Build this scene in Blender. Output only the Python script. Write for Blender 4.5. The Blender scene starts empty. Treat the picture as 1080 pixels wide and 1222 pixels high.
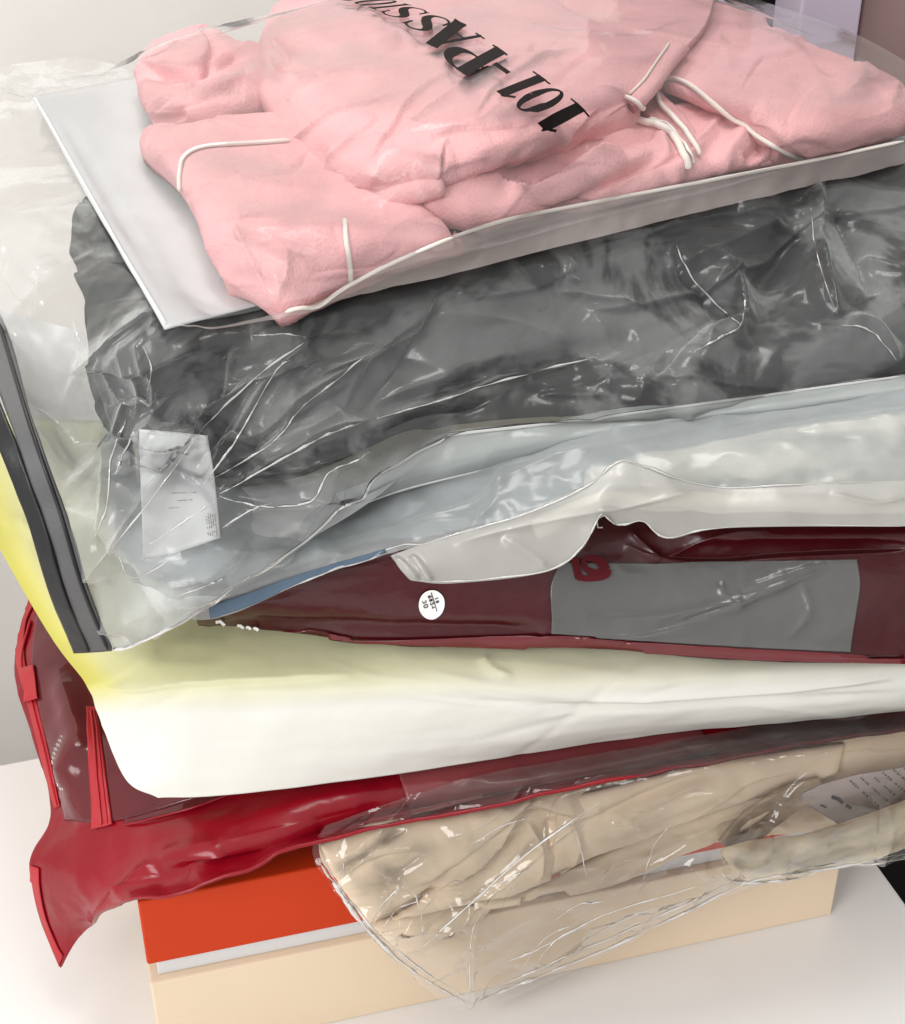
import bpy, math, random
import numpy as np
from mathutils import Vector
from mathutils.bvhtree import BVHTree

# ------------------------------------------------------------------ camera, world, lamps, exposure
SC = bpy.context.scene
COL = SC.collection
PITCH = math.radians(33.0)
CAM_H = 0.61
FPX, PW, PH = 1900.0, 1080.0, 1222.0
cd = bpy.data.cameras.new("camera")
cd.sensor_fit = 'VERTICAL'; cd.sensor_height = 24.0
cd.lens = FPX / PH * 24.0
cd.clip_start = 0.01; cd.clip_end = 50
cam = bpy.data.objects.new("camera", cd); COL.objects.link(cam)
cam.location = (0, 0, CAM_H); cam.rotation_euler = (math.pi/2 - PITCH, 0, 0)
SC.camera = cam

W = bpy.data.worlds.new("World"); SC.world = W; W.use_nodes = True
bg = W.node_tree.nodes['Background']
wt = W.node_tree; tcw = wt.nodes.new('ShaderNodeTexCoord'); dt = wt.nodes.new('ShaderNodeVectorMath'); dt.operation = 'DOT_PRODUCT'
dt.inputs[1].default_value = (-0.42, -0.30, 0.855); wt.links.new(tcw.outputs['Generated'], dt.inputs[0])
mr = wt.nodes.new('ShaderNodeMapRange'); mr.inputs[1].default_value = -0.55; mr.inputs[2].default_value = 0.95
mr.inputs[3].default_value = 0.28; mr.inputs[4].default_value = 0.95; wt.links.new(dt.outputs['Value'], mr.inputs[0])
bg.inputs[0].default_value = (1.0, 0.985, 0.97, 1)
ms = wt.nodes.new('ShaderNodeMath'); ms.operation = 'MULTIPLY'; ms.inputs[1].default_value = 0.95; wt.links.new(mr.outputs[0], ms.inputs[0]); wt.links.new(ms.outputs[0], bg.inputs[1])

def lamp(name, loc, target, size, size_y, power, col):
    d = bpy.data.lights.new(name, 'AREA'); d.shape = 'RECTANGLE'
    d.size = size; d.size_y = size_y; d.energy = power; d.color = col
    o = bpy.data.objects.new(name, d); COL.objects.link(o); o.location = loc
    o.rotation_euler = (Vector(target) - Vector(loc)).to_track_quat('-Z', 'Y').to_euler()
    return o
lamp("window_light", (-1.05, -0.85, 1.15), (0.0, 0.58, 0.2), 0.9, 0.8, 19, (1.0, 0.985, 0.97))
lamp("ceiling_light", (0.05, 0.62, 2.3), (0.0, 0.58, 0.2), 0.9, 0.5, 10, (1.0, 0.98, 0.95))
lamp("added_rear_strip_light", (-0.35, 1.02, 1.25), (0.0, 0.55, 0.3), 0.55, 0.10, 2.6, (1.0, 0.98, 0.96))  # unseen strip light added behind left for grazing shine on the top film

SC.view_settings.view_transform = 'Standard'
SC.view_settings.look = 'None'
SC.view_settings.exposure = 0.28
SC.view_settings.gamma = 1.0
SC.render.engine = 'CYCLES'
cy = SC.cycles
cy.max_bounces = 12; cy.diffuse_bounces = 4; cy.glossy_bounces = 4
cy.transmission_bounces = 6; cy.transparent_max_bounces = 24
cy.sample_clamp_indirect = 4.0
cy.caustics_reflective = False; cy.caustics_refractive = False
try:
    cy.use_denoising = True; cy.denoiser = 'OPENIMAGEDENOISE'
except Exception:
    pass

# ------------------------------------------------------------------ geometry helpers
FW = np.array([0, math.cos(PITCH), -math.sin(PITCH)])
UP = np.array([0, math.sin(PITCH), math.cos(PITCH)])
RT = np.array([1.0, 0, 0])
CAM = np.array([0, 0, CAM_H])

def ray(px, py):
    return FW + RT*((px-PW/2)/FPX) - UP*((py-PH/2)/FPX)

def at(px, py, z):                      # the point at height z seen at a pixel
    d = ray(px, py); return CAM + d*((z-CAM_H)/d[2])

def at_y(px, py, y):                    # the point in the vertical plane Y = y
    d = ray(px, py); return CAM + d*(y/d[1])

BOX_A = at(193, 1265, 0.0); BOX_B = at(992, 1092, 0.0)
BOX_DIR = (BOX_B-BOX_A)/np.linalg.norm(BOX_B-BOX_A)
BOX_N = np.array([BOX_DIR[1], -BOX_DIR[0], 0])           # out of the box front

def at_f(px, py, off):                  # a point in front of the box front by off
    d = ray(px, py); p0 = BOX_A + BOX_N*off
    return CAM + d*(np.dot(p0-CAM, BOX_N)/np.dot(d, BOX_N))

def pt(c):
    if c[0] == 'w': return np.array(c[1:4], float)
    if len(c) == 4:
        return at_y(c[0], c[1], c[3]) if c[2] == 'Y' else at_f(c[0], c[1], c[3])
    return at(*c)

def topx(V):
    q = V - CAM
    d = q @ FW
    return np.stack([PW/2 + FPX*(q @ RT)/d, PH/2 - FPX*(q @ UP)/d], -1)

def cr(P, n):                           # Catmull-Rom resample along axis 0, by index
    P = np.asarray(P, float); m = len(P)
    if m == 1: return np.repeat(P, n, 0)
    t = np.linspace(0, m-1, n); i = np.minimum(t.astype(int), m-2); f = (t-i)
    f = f.reshape((-1,)+(1,)*(P.ndim-1))
    ext = np.concatenate([2*P[:1]-P[1:2], P, 2*P[-1:]-P[-2:-1]], 0)
    a, b, c, d = ext[i], ext[i+1], ext[i+2], ext[i+3]
    return 0.5*(2*b + (c-a)*f + (2*a-5*b+4*c-d)*f**2 + (3*b-3*c+d-a)*f**3)

def cr_len(P, n):                       # resample by arc length (for rows with uneven point counts)
    P = np.asarray(P, float)
    Q = cr(P, max(64, n*3))
    s = np.concatenate([[0], np.cumsum(np.linalg.norm(np.diff(Q, axis=0), axis=1))])
    u = np.linspace(0, s[-1], n)
    return np.stack([np.interp(u, s, Q[:, k]) for k in range(3)], -1)

_rng = np.random.RandomState(7)
_perm = np.concatenate([_rng.permutation(512)]*3)
_grad = _rng.normal(size=(512, 3)); _grad /= np.linalg.norm(_grad, axis=1, keepdims=True)
def perlin(p):
    i = np.floor(p).astype(int); f = p - i
    u = f*f*f*(f*(f*6-15)+10)
    out = 0
    for dx in (0, 1):
        for dy in (0, 1):
            for dz in (0, 1):
                h = _perm[(_perm[(_perm[(i[..., 0]+dx) & 511] + i[..., 1]+dy) & 511] + i[..., 2]+dz) & 511]
                g = _grad[h]
                v = g[..., 0]*(f[..., 0]-dx) + g[..., 1]*(f[..., 1]-dy) + g[..., 2]*(f[..., 2]-dz)
                w = (u[..., 0] if dx else 1-u[..., 0])*(u[..., 1] if dy else 1-u[..., 1])*(u[..., 2] if dz else 1-u[..., 2])
                out = out + w*v
    return out
def fbm(p, o=3):
    return sum(perlin(p*2**k + 17.3*k)/2**k for k in range(o))
def ridged(p, o=3):                     # sharp crests, as in crumpled film
    return sum((0.35-np.abs(perlin(p*1.9**k + 9.1*k)))/1.9**k for k in range(o))
def folds(p):                           # soft cloth folds: warped, rounded crests with narrow hollows
    q = p + 0.8*np.stack([perlin(p*.6+3), perlin(p*.6+31), perlin(p*.6+57)], -1)
    return np.sqrt(np.abs(perlin(q)) + .004) + .45*np.sqrt(np.abs(perlin(q*2.1+5)) + .004) - .55

def link(name, me, mat, parent=None):
    o = bpy.data.objects.new(name, me); COL.objects.link(o)
    if mat is not None: me.materials.append(mat)
    if parent is not None: o.parent = parent
    return o

def mesh(name, V, F, mat, parent=None, smooth=True, uv=None):
    me = bpy.data.meshes.new(name)
    V = np.asarray(V, np.float32); 
    if isinstance(F, np.ndarray):
        nf, k = F.shape
        me.vertices.add(len(V)); me.vertices.foreach_set('co', V.ravel())
        me.loops.add(nf*k); me.loops.foreach_set('vertex_index', F.astype(np.int32).ravel())
        me.polygons.add(nf); me.polygons.foreach_set('loop_start', np.arange(0, nf*k, k, dtype=np.int32))
        me.update(calc_edges=True)
    else:
        me.from_pydata([tuple(map(float, v)) for v in V], [], F)
    if uv is not None:
        l = me.uv_layers.new(name='UVMap')
        idx = np.empty(len(me.loops), np.int32); me.loops.foreach_get('vertex_index', idx)
        l.data.foreach_set('uv', np.asarray(uv, np.float32)[idx].ravel())
    me.polygons.foreach_set('use_smooth', np.full(len(me.polygons), smooth))
    me.update()
    me.validate()
    return link(name, me, mat, parent)

def grid_faces(nv, nu, off=0, flip=False):
    i = np.arange(nv-1)[:, None]*nu + np.arange(nu-1)[None] + off
    q = np.stack([i, i+1, i+nu+1, i+nu], -1).reshape(-1, 4)
    return q[:, ::-1] if flip else q

def polydist(Q, line):                  # distance, side and run along a pixel polyline
    L = np.asarray(line, float)
    seg = np.linalg.norm(np.diff(L, axis=0), axis=1); cum = np.concatenate([[0], np.cumsum(seg)])
    best = np.full(len(Q), 1e9); side = np.zeros(len(Q)); run = np.zeros(len(Q))
    for k in range(len(L)-1):
        a, b = L[k], L[k+1]; ab = b-a; n2 = ab@ab + 1e-9
        t = np.clip(((Q-a)@ab)/n2, 0, 1)
        e = Q - (a + t[:, None]*ab)
        d = np.hypot(e[:, 0], e[:, 1]); m = d < best
        best[m] = d[m]; side[m] = (ab[0]*e[m, 1]-ab[1]*e[m, 0]); run[m] = (cum[k]+t[m]*seg[k])/cum[-1]
    return best, np.sign(side), run

def smoothline(L, n=6):
    L = np.asarray(L, float)
    return cr(L, (len(L)-1)*n+1) if len(L) > 2 else L

def wrinkles(seed, box, n, ang, spread, length, amp, wid, kinds='op', bend=.25):   # a loose network of creases over a pixel box
    rnd = random.Random(seed); out = []
    for _ in range(n):
        x, y = rnd.uniform(box[0], box[2]), rnd.uniform(box[1], box[3])
        a = math.radians(ang + rnd.gauss(0, spread)); l = rnd.uniform(*length); b = rnd.gauss(0, bend)
        pts = []
        for k in range(5):
            t = k/4-.5; aa = a + b*t*2
            pts.append((x + math.cos(aa)*l*t + rnd.gauss(0, l*.012), y - math.sin(aa)*l*t*.75 + rnd.gauss(0, l*.012)))
        w = rnd.uniform(*wid); h = rnd.uniform(*amp)*(-1 if rnd.random() < .4 else 1)
        out.append((rnd.choice(kinds), pts, h, w))
    return out

BVH = {}
def surf(name, rows, mat, n=(120, 80), puff=0.0, edge=0.012, sides='lrtb', noise=(), creases=(), thick=0.0, parent=None,
         by_len=False, drape=None, pinedge=0.0, over=(), clear=.0015, grow=3, soft=8, zmax=9.0):
    nu, nv = n
    rs = []
    for r in rows:
        w = np.array([pt(c) for c in r])
        rs.append(cr_len(w, nu) if by_len else cr(w, nu))
    G = cr(np.array(rs), nv)                                   # nv x nu x 3
    du = np.gradient(G, axis=1); dv = np.gradient(G, axis=0)
    N = np.cross(du, dv); N /= np.linalg.norm(N, axis=2, keepdims=True)+1e-12
    flip = np.mean(np.sum(N*(CAM-G), 2)) < 0
    if flip: N = -N
    lu = np.cumsum(np.linalg.norm(du, axis=2), 1); lv = np.cumsum(np.linalg.norm(dv, axis=2), 0)
    dist = np.full((nv, nu), 9.0)
    if 'l' in sides: dist = np.minimum(dist, lu-lu[:, :1])
    if 'r' in sides: dist = np.minimum(dist, lu[:, -1:]-lu)
    if 't' in sides: dist = np.minimum(dist, lv-lv[:1])
    if 'b' in sides: dist = np.minimum(dist, lv[-1:]-lv)
    e = np.clip(dist/edge, 0, 1)
    prof = np.sqrt(1-(1-e)**2)
    H = puff*(prof-0.4)                                        # edges roll down under
    px = topx(G.reshape(-1, 3))
    nm = np.clip(dist/pinedge, 0, 1) if pinedge else 1.0
    for nz in noise:
        kind, amp, sc = nz[:3]; st = np.array(nz[3]) if len(nz) > 3 else 1.0
        ang = nz[4] if len(nz) > 4 else 0.0
        q = G.copy()
        c, s = math.cos(ang), math.sin(ang)
        q = np.stack([c*q[..., 0]+s*q[..., 1], -s*q[..., 0]+c*q[..., 1], q[..., 2]], -1)
        p = q*sc*st + len(name)*3.7
        H = H + amp*nm*(fbm(p) if kind == 'f' else folds(p) if kind == 'c' else ridged(p))
    Hf = H.reshape(-1).copy()
    for c in creases:
        kind, line, amp, wid = c[:4]
        L = smoothline(line)
        lo = L.min(0)-wid*6-4; hi = L.max(0)+wid*6+4
        ix = np.nonzero((px[:, 0] > lo[0]) & (px[:, 0] < hi[0]) & (px[:, 1] > lo[1]) & (px[:, 1] < hi[1]))[0]
        if len(ix) == 0: continue
        d, sd, run = polydist(px[ix], L)
        tap = np.clip(np.minimum(run, 1-run)/0.18, 0, 1)**0.7 if len(c) < 5 else 1.0
        if kind == 'r': f = np.exp(-d/wid)                      # sharp crest
        elif kind == 'g': f = np.exp(-(d/wid)**2)               # round crest or hollow
        elif kind == 'o': f = np.where(sd > 0, np.exp(-d/wid), np.exp(-d/1.6))   # fold lip: steep on one side
        elif kind == 'p': f = np.where(sd < 0, np.exp(-d/wid), np.exp(-d/1.6))
        Hf[ix] += amp*tap*f
    V = G.reshape(-1, 3) + N.reshape(-1, 3)*Hf[:, None]
    V[:, 2] = np.minimum(V[:, 2], zmax)
    if over:                                                   # a film lies over what it wraps: lift it clear of the cloth
        ds = np.linalg.norm(V-CAM, axis=1); dr = (V-CAM)/ds[:, None]; need = np.zeros(len(V))
        trees = [BVH[o.name] for o in over]; c0 = Vector(CAM)
        for i in range(len(V)):
            d = Vector(dr[i])
            for t in trees:
                h = t.ray_cast(c0, d)
                if h[0] is not None and h[3] - clear < ds[i]: need[i] = max(need[i], ds[i]-h[3]+clear)
        need = need.reshape(nv, nu); need = np.minimum(need, .05); raw = need.copy()
        for _ in range(grow):
            q = np.pad(need, 1, mode='edge'); need = np.maximum.reduce([q[1:-1, 1:-1], q[:-2, 1:-1], q[2:, 1:-1], q[1:-1, :-2], q[1:-1, 2:]])
        for _ in range(soft):
            q = np.pad(need, 1, mode='edge'); need = (q[1:-1, 1:-1]*2+q[:-2, 1:-1]+q[2:, 1:-1]+q[1:-1, :-2]+q[1:-1, 2:])/6
        need = np.maximum(need, raw)
        V = V - dr*need.reshape(-1)[:, None]
        V[:, 2] = np.minimum(V[:, 2], zmax+.001)
    F = grid_faces(nv, nu, flip=flip)
    u, v = np.meshgrid(np.linspace(0, 1, nu), np.linspace(0, 1, nv)); UVc = np.stack([u.ravel(), v.ravel()], -1)
    if thick > 0:
        V2 = V - N.reshape(-1, 3)*thick; m = len(V)
        if drape is not None: V2[:, 2] = np.minimum(V2[:, 2], np.maximum(drape, V2[:, 2]-0.5*thick))
        b = np.concatenate([np.arange(nu), np.arange(1, nv)*nu+nu-1, (nv-1)*nu+np.arange(nu-2, -1, -1), np.arange(nv-2, 0, -1)*nu])
        b2 = np.roll(b, -1)
        side = np.stack([b, b+m, b2+m, b2], -1)
        if flip: side = side[:, ::-1]
        F = np.concatenate([F, grid_faces(nv, nu, m, not flip), side]); V = np.concatenate([V, V2]); UVc = np.concatenate([UVc, UVc])
    o = mesh(name, V, F, mat, parent, uv=UVc)
    BVH[o.name] = BVHTree.FromPolygons([Vector(x) for x in V], [tuple(int(k) for k in f) for f in F])
    return o

def hit(o, px, py, off=0.0005):
    d = Vector(ray(px, py)).normalized()
    h = BVH[o.name].ray_cast(Vector(CAM), d)
    if h[0] is None:
        best = None
        for t in np.linspace(0.55, 1.15, 61):            # the surface point that passes nearest to this line of sight
            q = BVH[o.name].find_nearest(Vector(CAM) + d*float(t))
            if best is None or q[3] < best[3]: best = q
        return np.array(best[0]) - np.array(d)*off
    nrm = h[1] if h[1].dot(d) < 0 else -h[1]
    return np.array(h[0] + nrm*off)

def decal(name, o, rows, mat, n=(24, 8), off=0.0006, parent=None, thick=0.0003, bend=None):   # a thin piece laid on a surface
    rr = [cr(np.array([(a, b, 0.0) for a, b in r], float), n[0]) for r in rows]
    g = cr(np.array(rr), n[1]) if len(rows) > 2 else np.array([rr[0]*(1-t)+rr[1]*t for t in np.linspace(0, 1, n[1])])
    V = np.array([hit(o, p[0], p[1], off) for p in g.reshape(-1, 3)])
    nv, nu = n[1], n[0]
    a = V.reshape(nv, nu, 3)
    flip = np.dot(np.cross(a[0, -1]-a[0, 0], a[-1, 0]-a[0, 0]), CAM-a[0, 0]) < 0
    F = grid_faces(nv, nu, flip=flip)
    m = len(V); nrm = (CAM-V); nrm /= np.linalg.norm(nrm, axis=1, keepdims=True)
    V2 = V - nrm*thick
    b = np.concatenate([np.arange(nu), np.arange(1, nv)*nu+nu-1, (nv-1)*nu+np.arange(nu-2, -1, -1), np.arange(nv-2, 0, -1)*nu])
    b2 = np.roll(b, -1); side = np.stack([b, b+m, b2+m, b2], -1)
    if flip: side = side[:, ::-1]
    u, v = np.meshgrid(np.linspace(0, 1, nu), np.linspace(0, 1, nv)); UVc = np.stack([u.ravel(), v.ravel()], -1)
    r = mesh(name, np.concatenate([V, V2]), np.concatenate([F, grid_faces(nv, nu, m, not flip), side]), mat, parent, uv=np.concatenate([UVc, UVc]))
    BVH[r.name] = BVHTree.FromPolygons([Vector(x) for x in V], [tuple(int(k) for k in f) for f in F])
    return r

def disc(name, o, c, rad, mat, off=0.0006, parent=None, n=40, asp=1.0):
    V = [hit(o, c[0], c[1], off)]; 
    for k in range(n):
        t = 2*math.pi*k/n; V.append(hit(o, c[0]+rad*math.cos(t), c[1]+rad*asp*math.sin(t), off))
    V = np.array(V); fl = V + (V-CAM)/np.linalg.norm(V-CAM, axis=1, keepdims=True)*0.0003
    F = [(0, 1+(k+1) % n, 1+k) for k in range(n)] + [(1+k, 1+(k+1) % n, n+2+(k+1) % n, n+2+k) for k in range(n)]
    r = mesh(name, np.concatenate([V, fl]), F, mat, parent, smooth=False)
    BVH[r.name] = BVHTree.FromPolygons([Vector(x) for x in V], [tuple(f) for f in F[:n]])
    return r

def tube(name, P, r, mat, parent=None, k=8, n=None, flat=1.0):
    P = np.asarray(P, float)
    if n: P = cr(P, n)
    T = np.gradient(P, axis=0); T /= np.linalg.norm(T, axis=1, keepdims=True)+1e-12
    up = np.array([0, -0.4, 0.9]); S = np.cross(T, up); S /= np.linalg.norm(S, axis=1, keepdims=True)+1e-12
    U = np.cross(S, T)
    a = np.linspace(0, 2*np.pi, k, endpoint=False)
    m = len(P); rr = np.full(m, r); rr[0] = rr[-1] = r*0.3
    V = P[:, None] + rr[:, None, None]*(S[:, None]*np.cos(a)[None, :, None] + flat*U[:, None]*np.sin(a)[None, :, None])
    i = np.arange(m-1)[:, None]*k; j = np.arange(k)[None]
    F = np.stack([i+j, i+(j+1) % k, i+k+(j+1) % k, i+k+j], -1).reshape(-1, 4)
    return mesh(name, V.reshape(-1, 3), F, mat, parent)

def cord_on(name, o, line, r, mat, parent=None, off=0.0003, n=40):
    L = cr(np.array([(a, b, 0.0) for a, b in line], float), n)
    P = np.array([hit(o, p[0], p[1], off) for p in L])
    for _ in range(2): P[1:-1] = (P[:-2]+2*P[1:-1]+P[2:])/4
    return tube(name, P, r, mat, parent)

def pinch(o, line, r=.0007, mat='seam', parent=None, seed=1):   # a pinched, doubled fold of film standing up from the sheet
    L = cr(np.array([(a, b, 0.0) for a, b in line], float), max(30, 14*len(line)))
    rnd = np.random.RandomState(seed); m = len(L)
    w = np.convolve(rnd.normal(size=m+8), np.ones(5)/5, 'same')[4:4+m]
    L[:, 0] += w*1.1; L[:, 1] += np.roll(w, 7)*1.1
    P = np.array([hit(o, p[0], p[1], r*.25) for p in L])
    for _ in range(2): P[1:-1] = (P[:-2]+2*P[1:-1]+P[2:])/4
    T = np.gradient(P, axis=0); T /= np.linalg.norm(T, axis=1, keepdims=True)+1e-12
    V = CAM-P; V /= np.linalg.norm(V, axis=1, keepdims=True)
    S = np.cross(T, V); S /= np.linalg.norm(S, axis=1, keepdims=True)+1e-12; U = np.cross(S, T)
    t = np.linspace(0, 1, m)
    rr = .66*r*np.minimum(1, np.minimum(t, 1-t)*7+.12)*np.clip(.75+.55*np.roll(w, 3)*1.6, .25, 1.5)
    k = 6; a = np.linspace(0, 2*np.pi, k, endpoint=False)
    Q = P[:, None]+rr[:, None, None]*(S[:, None]*np.cos(a)[None, :, None]+1.2*U[:, None]*np.sin(a)[None, :, None])
    i = np.arange(m-1)[:, None]*k; j = np.arange(k)[None]
    return mesh('crease', Q.reshape(-1, 3), np.stack([i+j, i+(j+1) % k, i+k+(j+1) % k, i+k+j], -1).reshape(-1, 4), M[mat], parent or o)

def boxmesh(name, org, ax, ay, az, sx, sy, sz, mat, parent=None, bev=0.0015):
    import bmesh
    bm = bmesh.new(); bmesh.ops.create_cube(bm, size=1.0)
    for v in bm.verts:
        c = v.co + Vector((.5, .5, .5))
        v.co = Vector(org + ax*sx*c.x + ay*sy*c.y + az*sz*c.z)
    if bev: bmesh.ops.bevel(bm, geom=bm.edges[:], offset=bev, segments=2, affect='EDGES', profile=0.5)
    bmesh.ops.recalc_face_normals(bm, faces=bm.faces[:])
    me = bpy.data.meshes.new(name); bm.to_mesh(me); bm.free()
    return link(name, me, mat, parent)

def tag(o, label, cat, group=None):
    o['label'] = label; o['category'] = cat
    if group: o['group'] = group
    return o
def thing(name, label, cat, loc):
    o = bpy.data.objects.new(name, None); COL.objects.link(o); o.empty_display_size = 0.02
    tag(o, label, cat); return o
def structure(o): o['kind'] = 'structure'; return o

# ------------------------------------------------------------------ materials
class NT:
    def __init__(s, name):
        s.m = bpy.data.materials.new(name); s.m.use_nodes = True; s.t = s.m.node_tree; s.t.nodes.clear()
        s.out = s.n('ShaderNodeOutputMaterial')
    def n(s, ty, **kw):
        x = s.t.nodes.new(ty)
        for k, v in kw.items():
            if k.startswith('i_'):
                x.inputs[int(k[2:]) if k[2:].isdigit() else k[2:].replace('_', ' ')].default_value = v
            else: setattr(x, k, v)
        return x
    def l(s, a, b): s.t.links.new(a, b)

def c4(c): return (c[0], c[1], c[2], 1)

def bumped(nt, scale, strength, dist=0.001, detail=4, kind='noise', stretch=(1, 1, 1), second=None):
    tc = nt.n('ShaderNodeTexCoord'); mp = nt.n('ShaderNodeMapping'); mp.inputs['Scale'].default_value = stretch
    nt.l(tc.outputs['Object'], mp.inputs['Vector'])
    if kind == 'noise': tx = nt.n('ShaderNodeTexNoise', i_Scale=scale, i_Detail=detail, i_Roughness=0.6)
    else: tx = nt.n('ShaderNodeTexVoronoi', i_Scale=scale, feature='DISTANCE_TO_EDGE')
    nt.l(mp.outputs[0], tx.inputs['Vector'])
    b = nt.n('ShaderNodeBump', i_Strength=strength, i_Distance=dist); nt.l(tx.outputs[0], b.inputs['Height'])
    if second:
        t2 = nt.n('ShaderNodeTexNoise', i_Scale=second[0], i_Detail=3.0); nt.l(mp.outputs[0], t2.inputs['Vector'])
        b2 = nt.n('ShaderNodeBump', i_Strength=second[1], i_Distance=second[2]); nt.l(t2.outputs[0], b2.inputs['Height'])
        nt.l(b.outputs[0], b2.inputs['Normal']); b = b2
    return b, mp

def cloth(name, col, var=0.12, weave=1400, fuzz=0.3, rough=0.9, bump=0.35, mott=25, fleece=False):
    nt = NT(name)
    p = nt.n('ShaderNodeBsdfPrincipled', i_Roughness=rough)
    p.inputs['Sheen Weight'].default_value = fuzz; p.inputs['Sheen Roughness'].default_value = 0.4
    p.inputs['Sheen Tint'].default_value = c4([min(1, c*1.1+.05) for c in col]); p.inputs['Specular IOR Level'].default_value = 0.2
    b, mp = bumped(nt, weave, bump, 0.5/weave, 3)
    nt.l(b.outputs[0], p.inputs['Normal'])
    nz = nt.n('ShaderNodeTexNoise', i_Scale=mott, i_Detail=5.0, i_Roughness=0.65); nt.l(mp.outputs[0], nz.inputs['Vector'])
    r = nt.n('ShaderNodeValToRGB'); r.color_ramp.elements[0].position = 0.3; r.color_ramp.elements[1].position = 0.7
    r.color_ramp.elements[0].color = c4([c*(1-var) for c in col]); r.color_ramp.elements[1].color = c4([min(1, c*(1+var)) for c in col])
    nt.l(nz.outputs[0], r.inputs[0]); nt.l(r.outputs[0], p.inputs['Base Color'])
    nt.l(p.outputs[0], nt.out.inputs[0]); return nt.m

def film(name, tint=(1, 1, 1), hazecol=(.85, .86, .86), haze=0.12, edge=0.5, rough=0.1, bscale=60, bstr=0.3, bdist=0.002, fine=(380, 0.15, 0.0006), ior=1.5, gl=1.0, patch=0.06, contact=None):
    """thin plastic: lets light through, scatters a little (more where seen edge-on) and shines"""
    nt = NT(name)
    b, mp = bumped(nt, bscale, bstr, bdist, 2, second=fine)
    tr = nt.n('ShaderNodeBsdfTransparent'); tr.inputs[0].default_value = c4(tint)
    df = nt.n('ShaderNodeBsdfDiffuse'); df.inputs[0].default_value = c4(hazecol); nt.l(b.outputs[0], df.inputs['Normal'])
    tl = nt.n('ShaderNodeBsdfTranslucent'); tl.inputs[0].default_value = c4(hazecol); nt.l(b.outputs[0], tl.inputs['Normal'])
    m1 = nt.n('ShaderNodeMixShader'); m1.inputs[0].default_value = 0.15; nt.l(df.outputs[0], m1.inputs[1]); nt.l(tl.outputs[0], m1.inputs[2])
    lw = nt.n('ShaderNodeLayerWeight', i_Blend=0.5); nt.l(b.outputs[0], lw.inputs['Normal'])
    pw = nt.n('ShaderNodeMath', operation='POWER', i_1=3.0); nt.l(lw.outputs['Facing'], pw.inputs[0])
    mu = nt.n('ShaderNodeMath', operation='MULTIPLY_ADD', i_1=edge, i_2=haze); nt.l(pw.outputs[0], mu.inputs[0])
    nz = nt.n('ShaderNodeTexNoise', i_Scale=18.0, i_Detail=6.0, i_Roughness=0.7); nt.l(mp.outputs[0], nz.inputs['Vector'])
    ma = nt.n('ShaderNodeMath', operation='MULTIPLY_ADD', i_1=patch*2, i_2=-patch); nt.l(nz.outputs[0], ma.inputs[0])
    ad = nt.n('ShaderNodeMath', operation='ADD', use_clamp=True); nt.l(mu.outputs[0], ad.inputs[0]); nt.l(ma.outputs[0], ad.inputs[1])
    if contact:                          # where the film clings to what it wraps it is clearer
        n2 = nt.n('ShaderNodeTexNoise', i_Scale=contact[0], i_Detail=7.0, i_Roughness=0.62, i_Distortion=0.6); nt.l(mp.outputs[0], n2.inputs['Vector'])
        rg = nt.n('ShaderNodeMapRange', i_1=contact[1], i_2=contact[2], i_3=contact[3], i_4=1.0); nt.l(n2.outputs[0], rg.inputs[0])
        cm = nt.n('ShaderNodeMath', operation='MULTIPLY'); nt.l(ad.outputs[0], cm.inputs[0]); nt.l(rg.outputs[0], cm.inputs[1]); ad = cm
    m2 = nt.n('ShaderNodeMixShader'); nt.l(ad.outputs[0], m2.inputs[0]); nt.l(tr.outputs[0], m2.inputs[1]); nt.l(m1.outputs[0], m2.inputs[2])
    gs = nt.n('ShaderNodeBsdfGlossy', i_Roughness=rough); nt.l(b.outputs[0], gs.inputs['Normal'])
    fr = nt.n('ShaderNodeFresnel', i_IOR=ior); nt.l(b.outputs[0], fr.inputs['Normal'])
    fg = nt.n('ShaderNodeMath', operation='MULTIPLY', i_1=gl, use_clamp=True); nt.l(fr.outputs[0], fg.inputs[0])
    m3 = nt.n('ShaderNodeMixShader'); nt.l(fg.outputs[0], m3.inputs[0]); nt.l(m2.outputs[0], m3.inputs[1]); nt.l(gs.outputs[0], m3.inputs[2])
    nt.l(m3.outputs[0], nt.out.inputs[0]); return nt.m

def plain(name, col, rough=0.5, bscale=300, bstr=0.08, var=0.05, spec=0.5, coat=0.0, bdist=0.0006, mott=9, metal=0):
    nt = NT(name)
    p = nt.n('ShaderNodeBsdfPrincipled', i_Roughness=rough); p.inputs['Specular IOR Level'].default_value = spec
    p.inputs['Coat Weight'].default_value = coat; p.inputs['Coat Roughness'].default_value = 0.12; p.inputs['Metallic'].default_value = metal
    b, mp = bumped(nt, bscale, bstr, bdist, 5); nt.l(b.outputs[0], p.inputs['Normal'])
    if coat: nt.l(b.outputs[0], p.inputs['Coat Normal'])
    nz = nt.n('ShaderNodeTexNoise', i_Scale=float(mott), i_Detail=6.0, i_Roughness=0.6); nt.l(mp.outputs[0], nz.inputs['Vector'])
    r = nt.n('ShaderNodeValToRGB'); r.color_ramp.elements[0].position = 0.3; r.color_ramp.elements[1].position = 0.7
    r.color_ramp.elements[0].color = c4([c*(1-var) for c in col]); r.color_ramp.elements[1].color = c4([min(1, c*(1+var)) for c in col])
    nt.l(nz.outputs[0], r.inputs[0]); nt.l(r.outputs[0], p.inputs['Base Color'])
    nt.l(p.outputs[0], nt.out.inputs[0]); return nt.m

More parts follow.
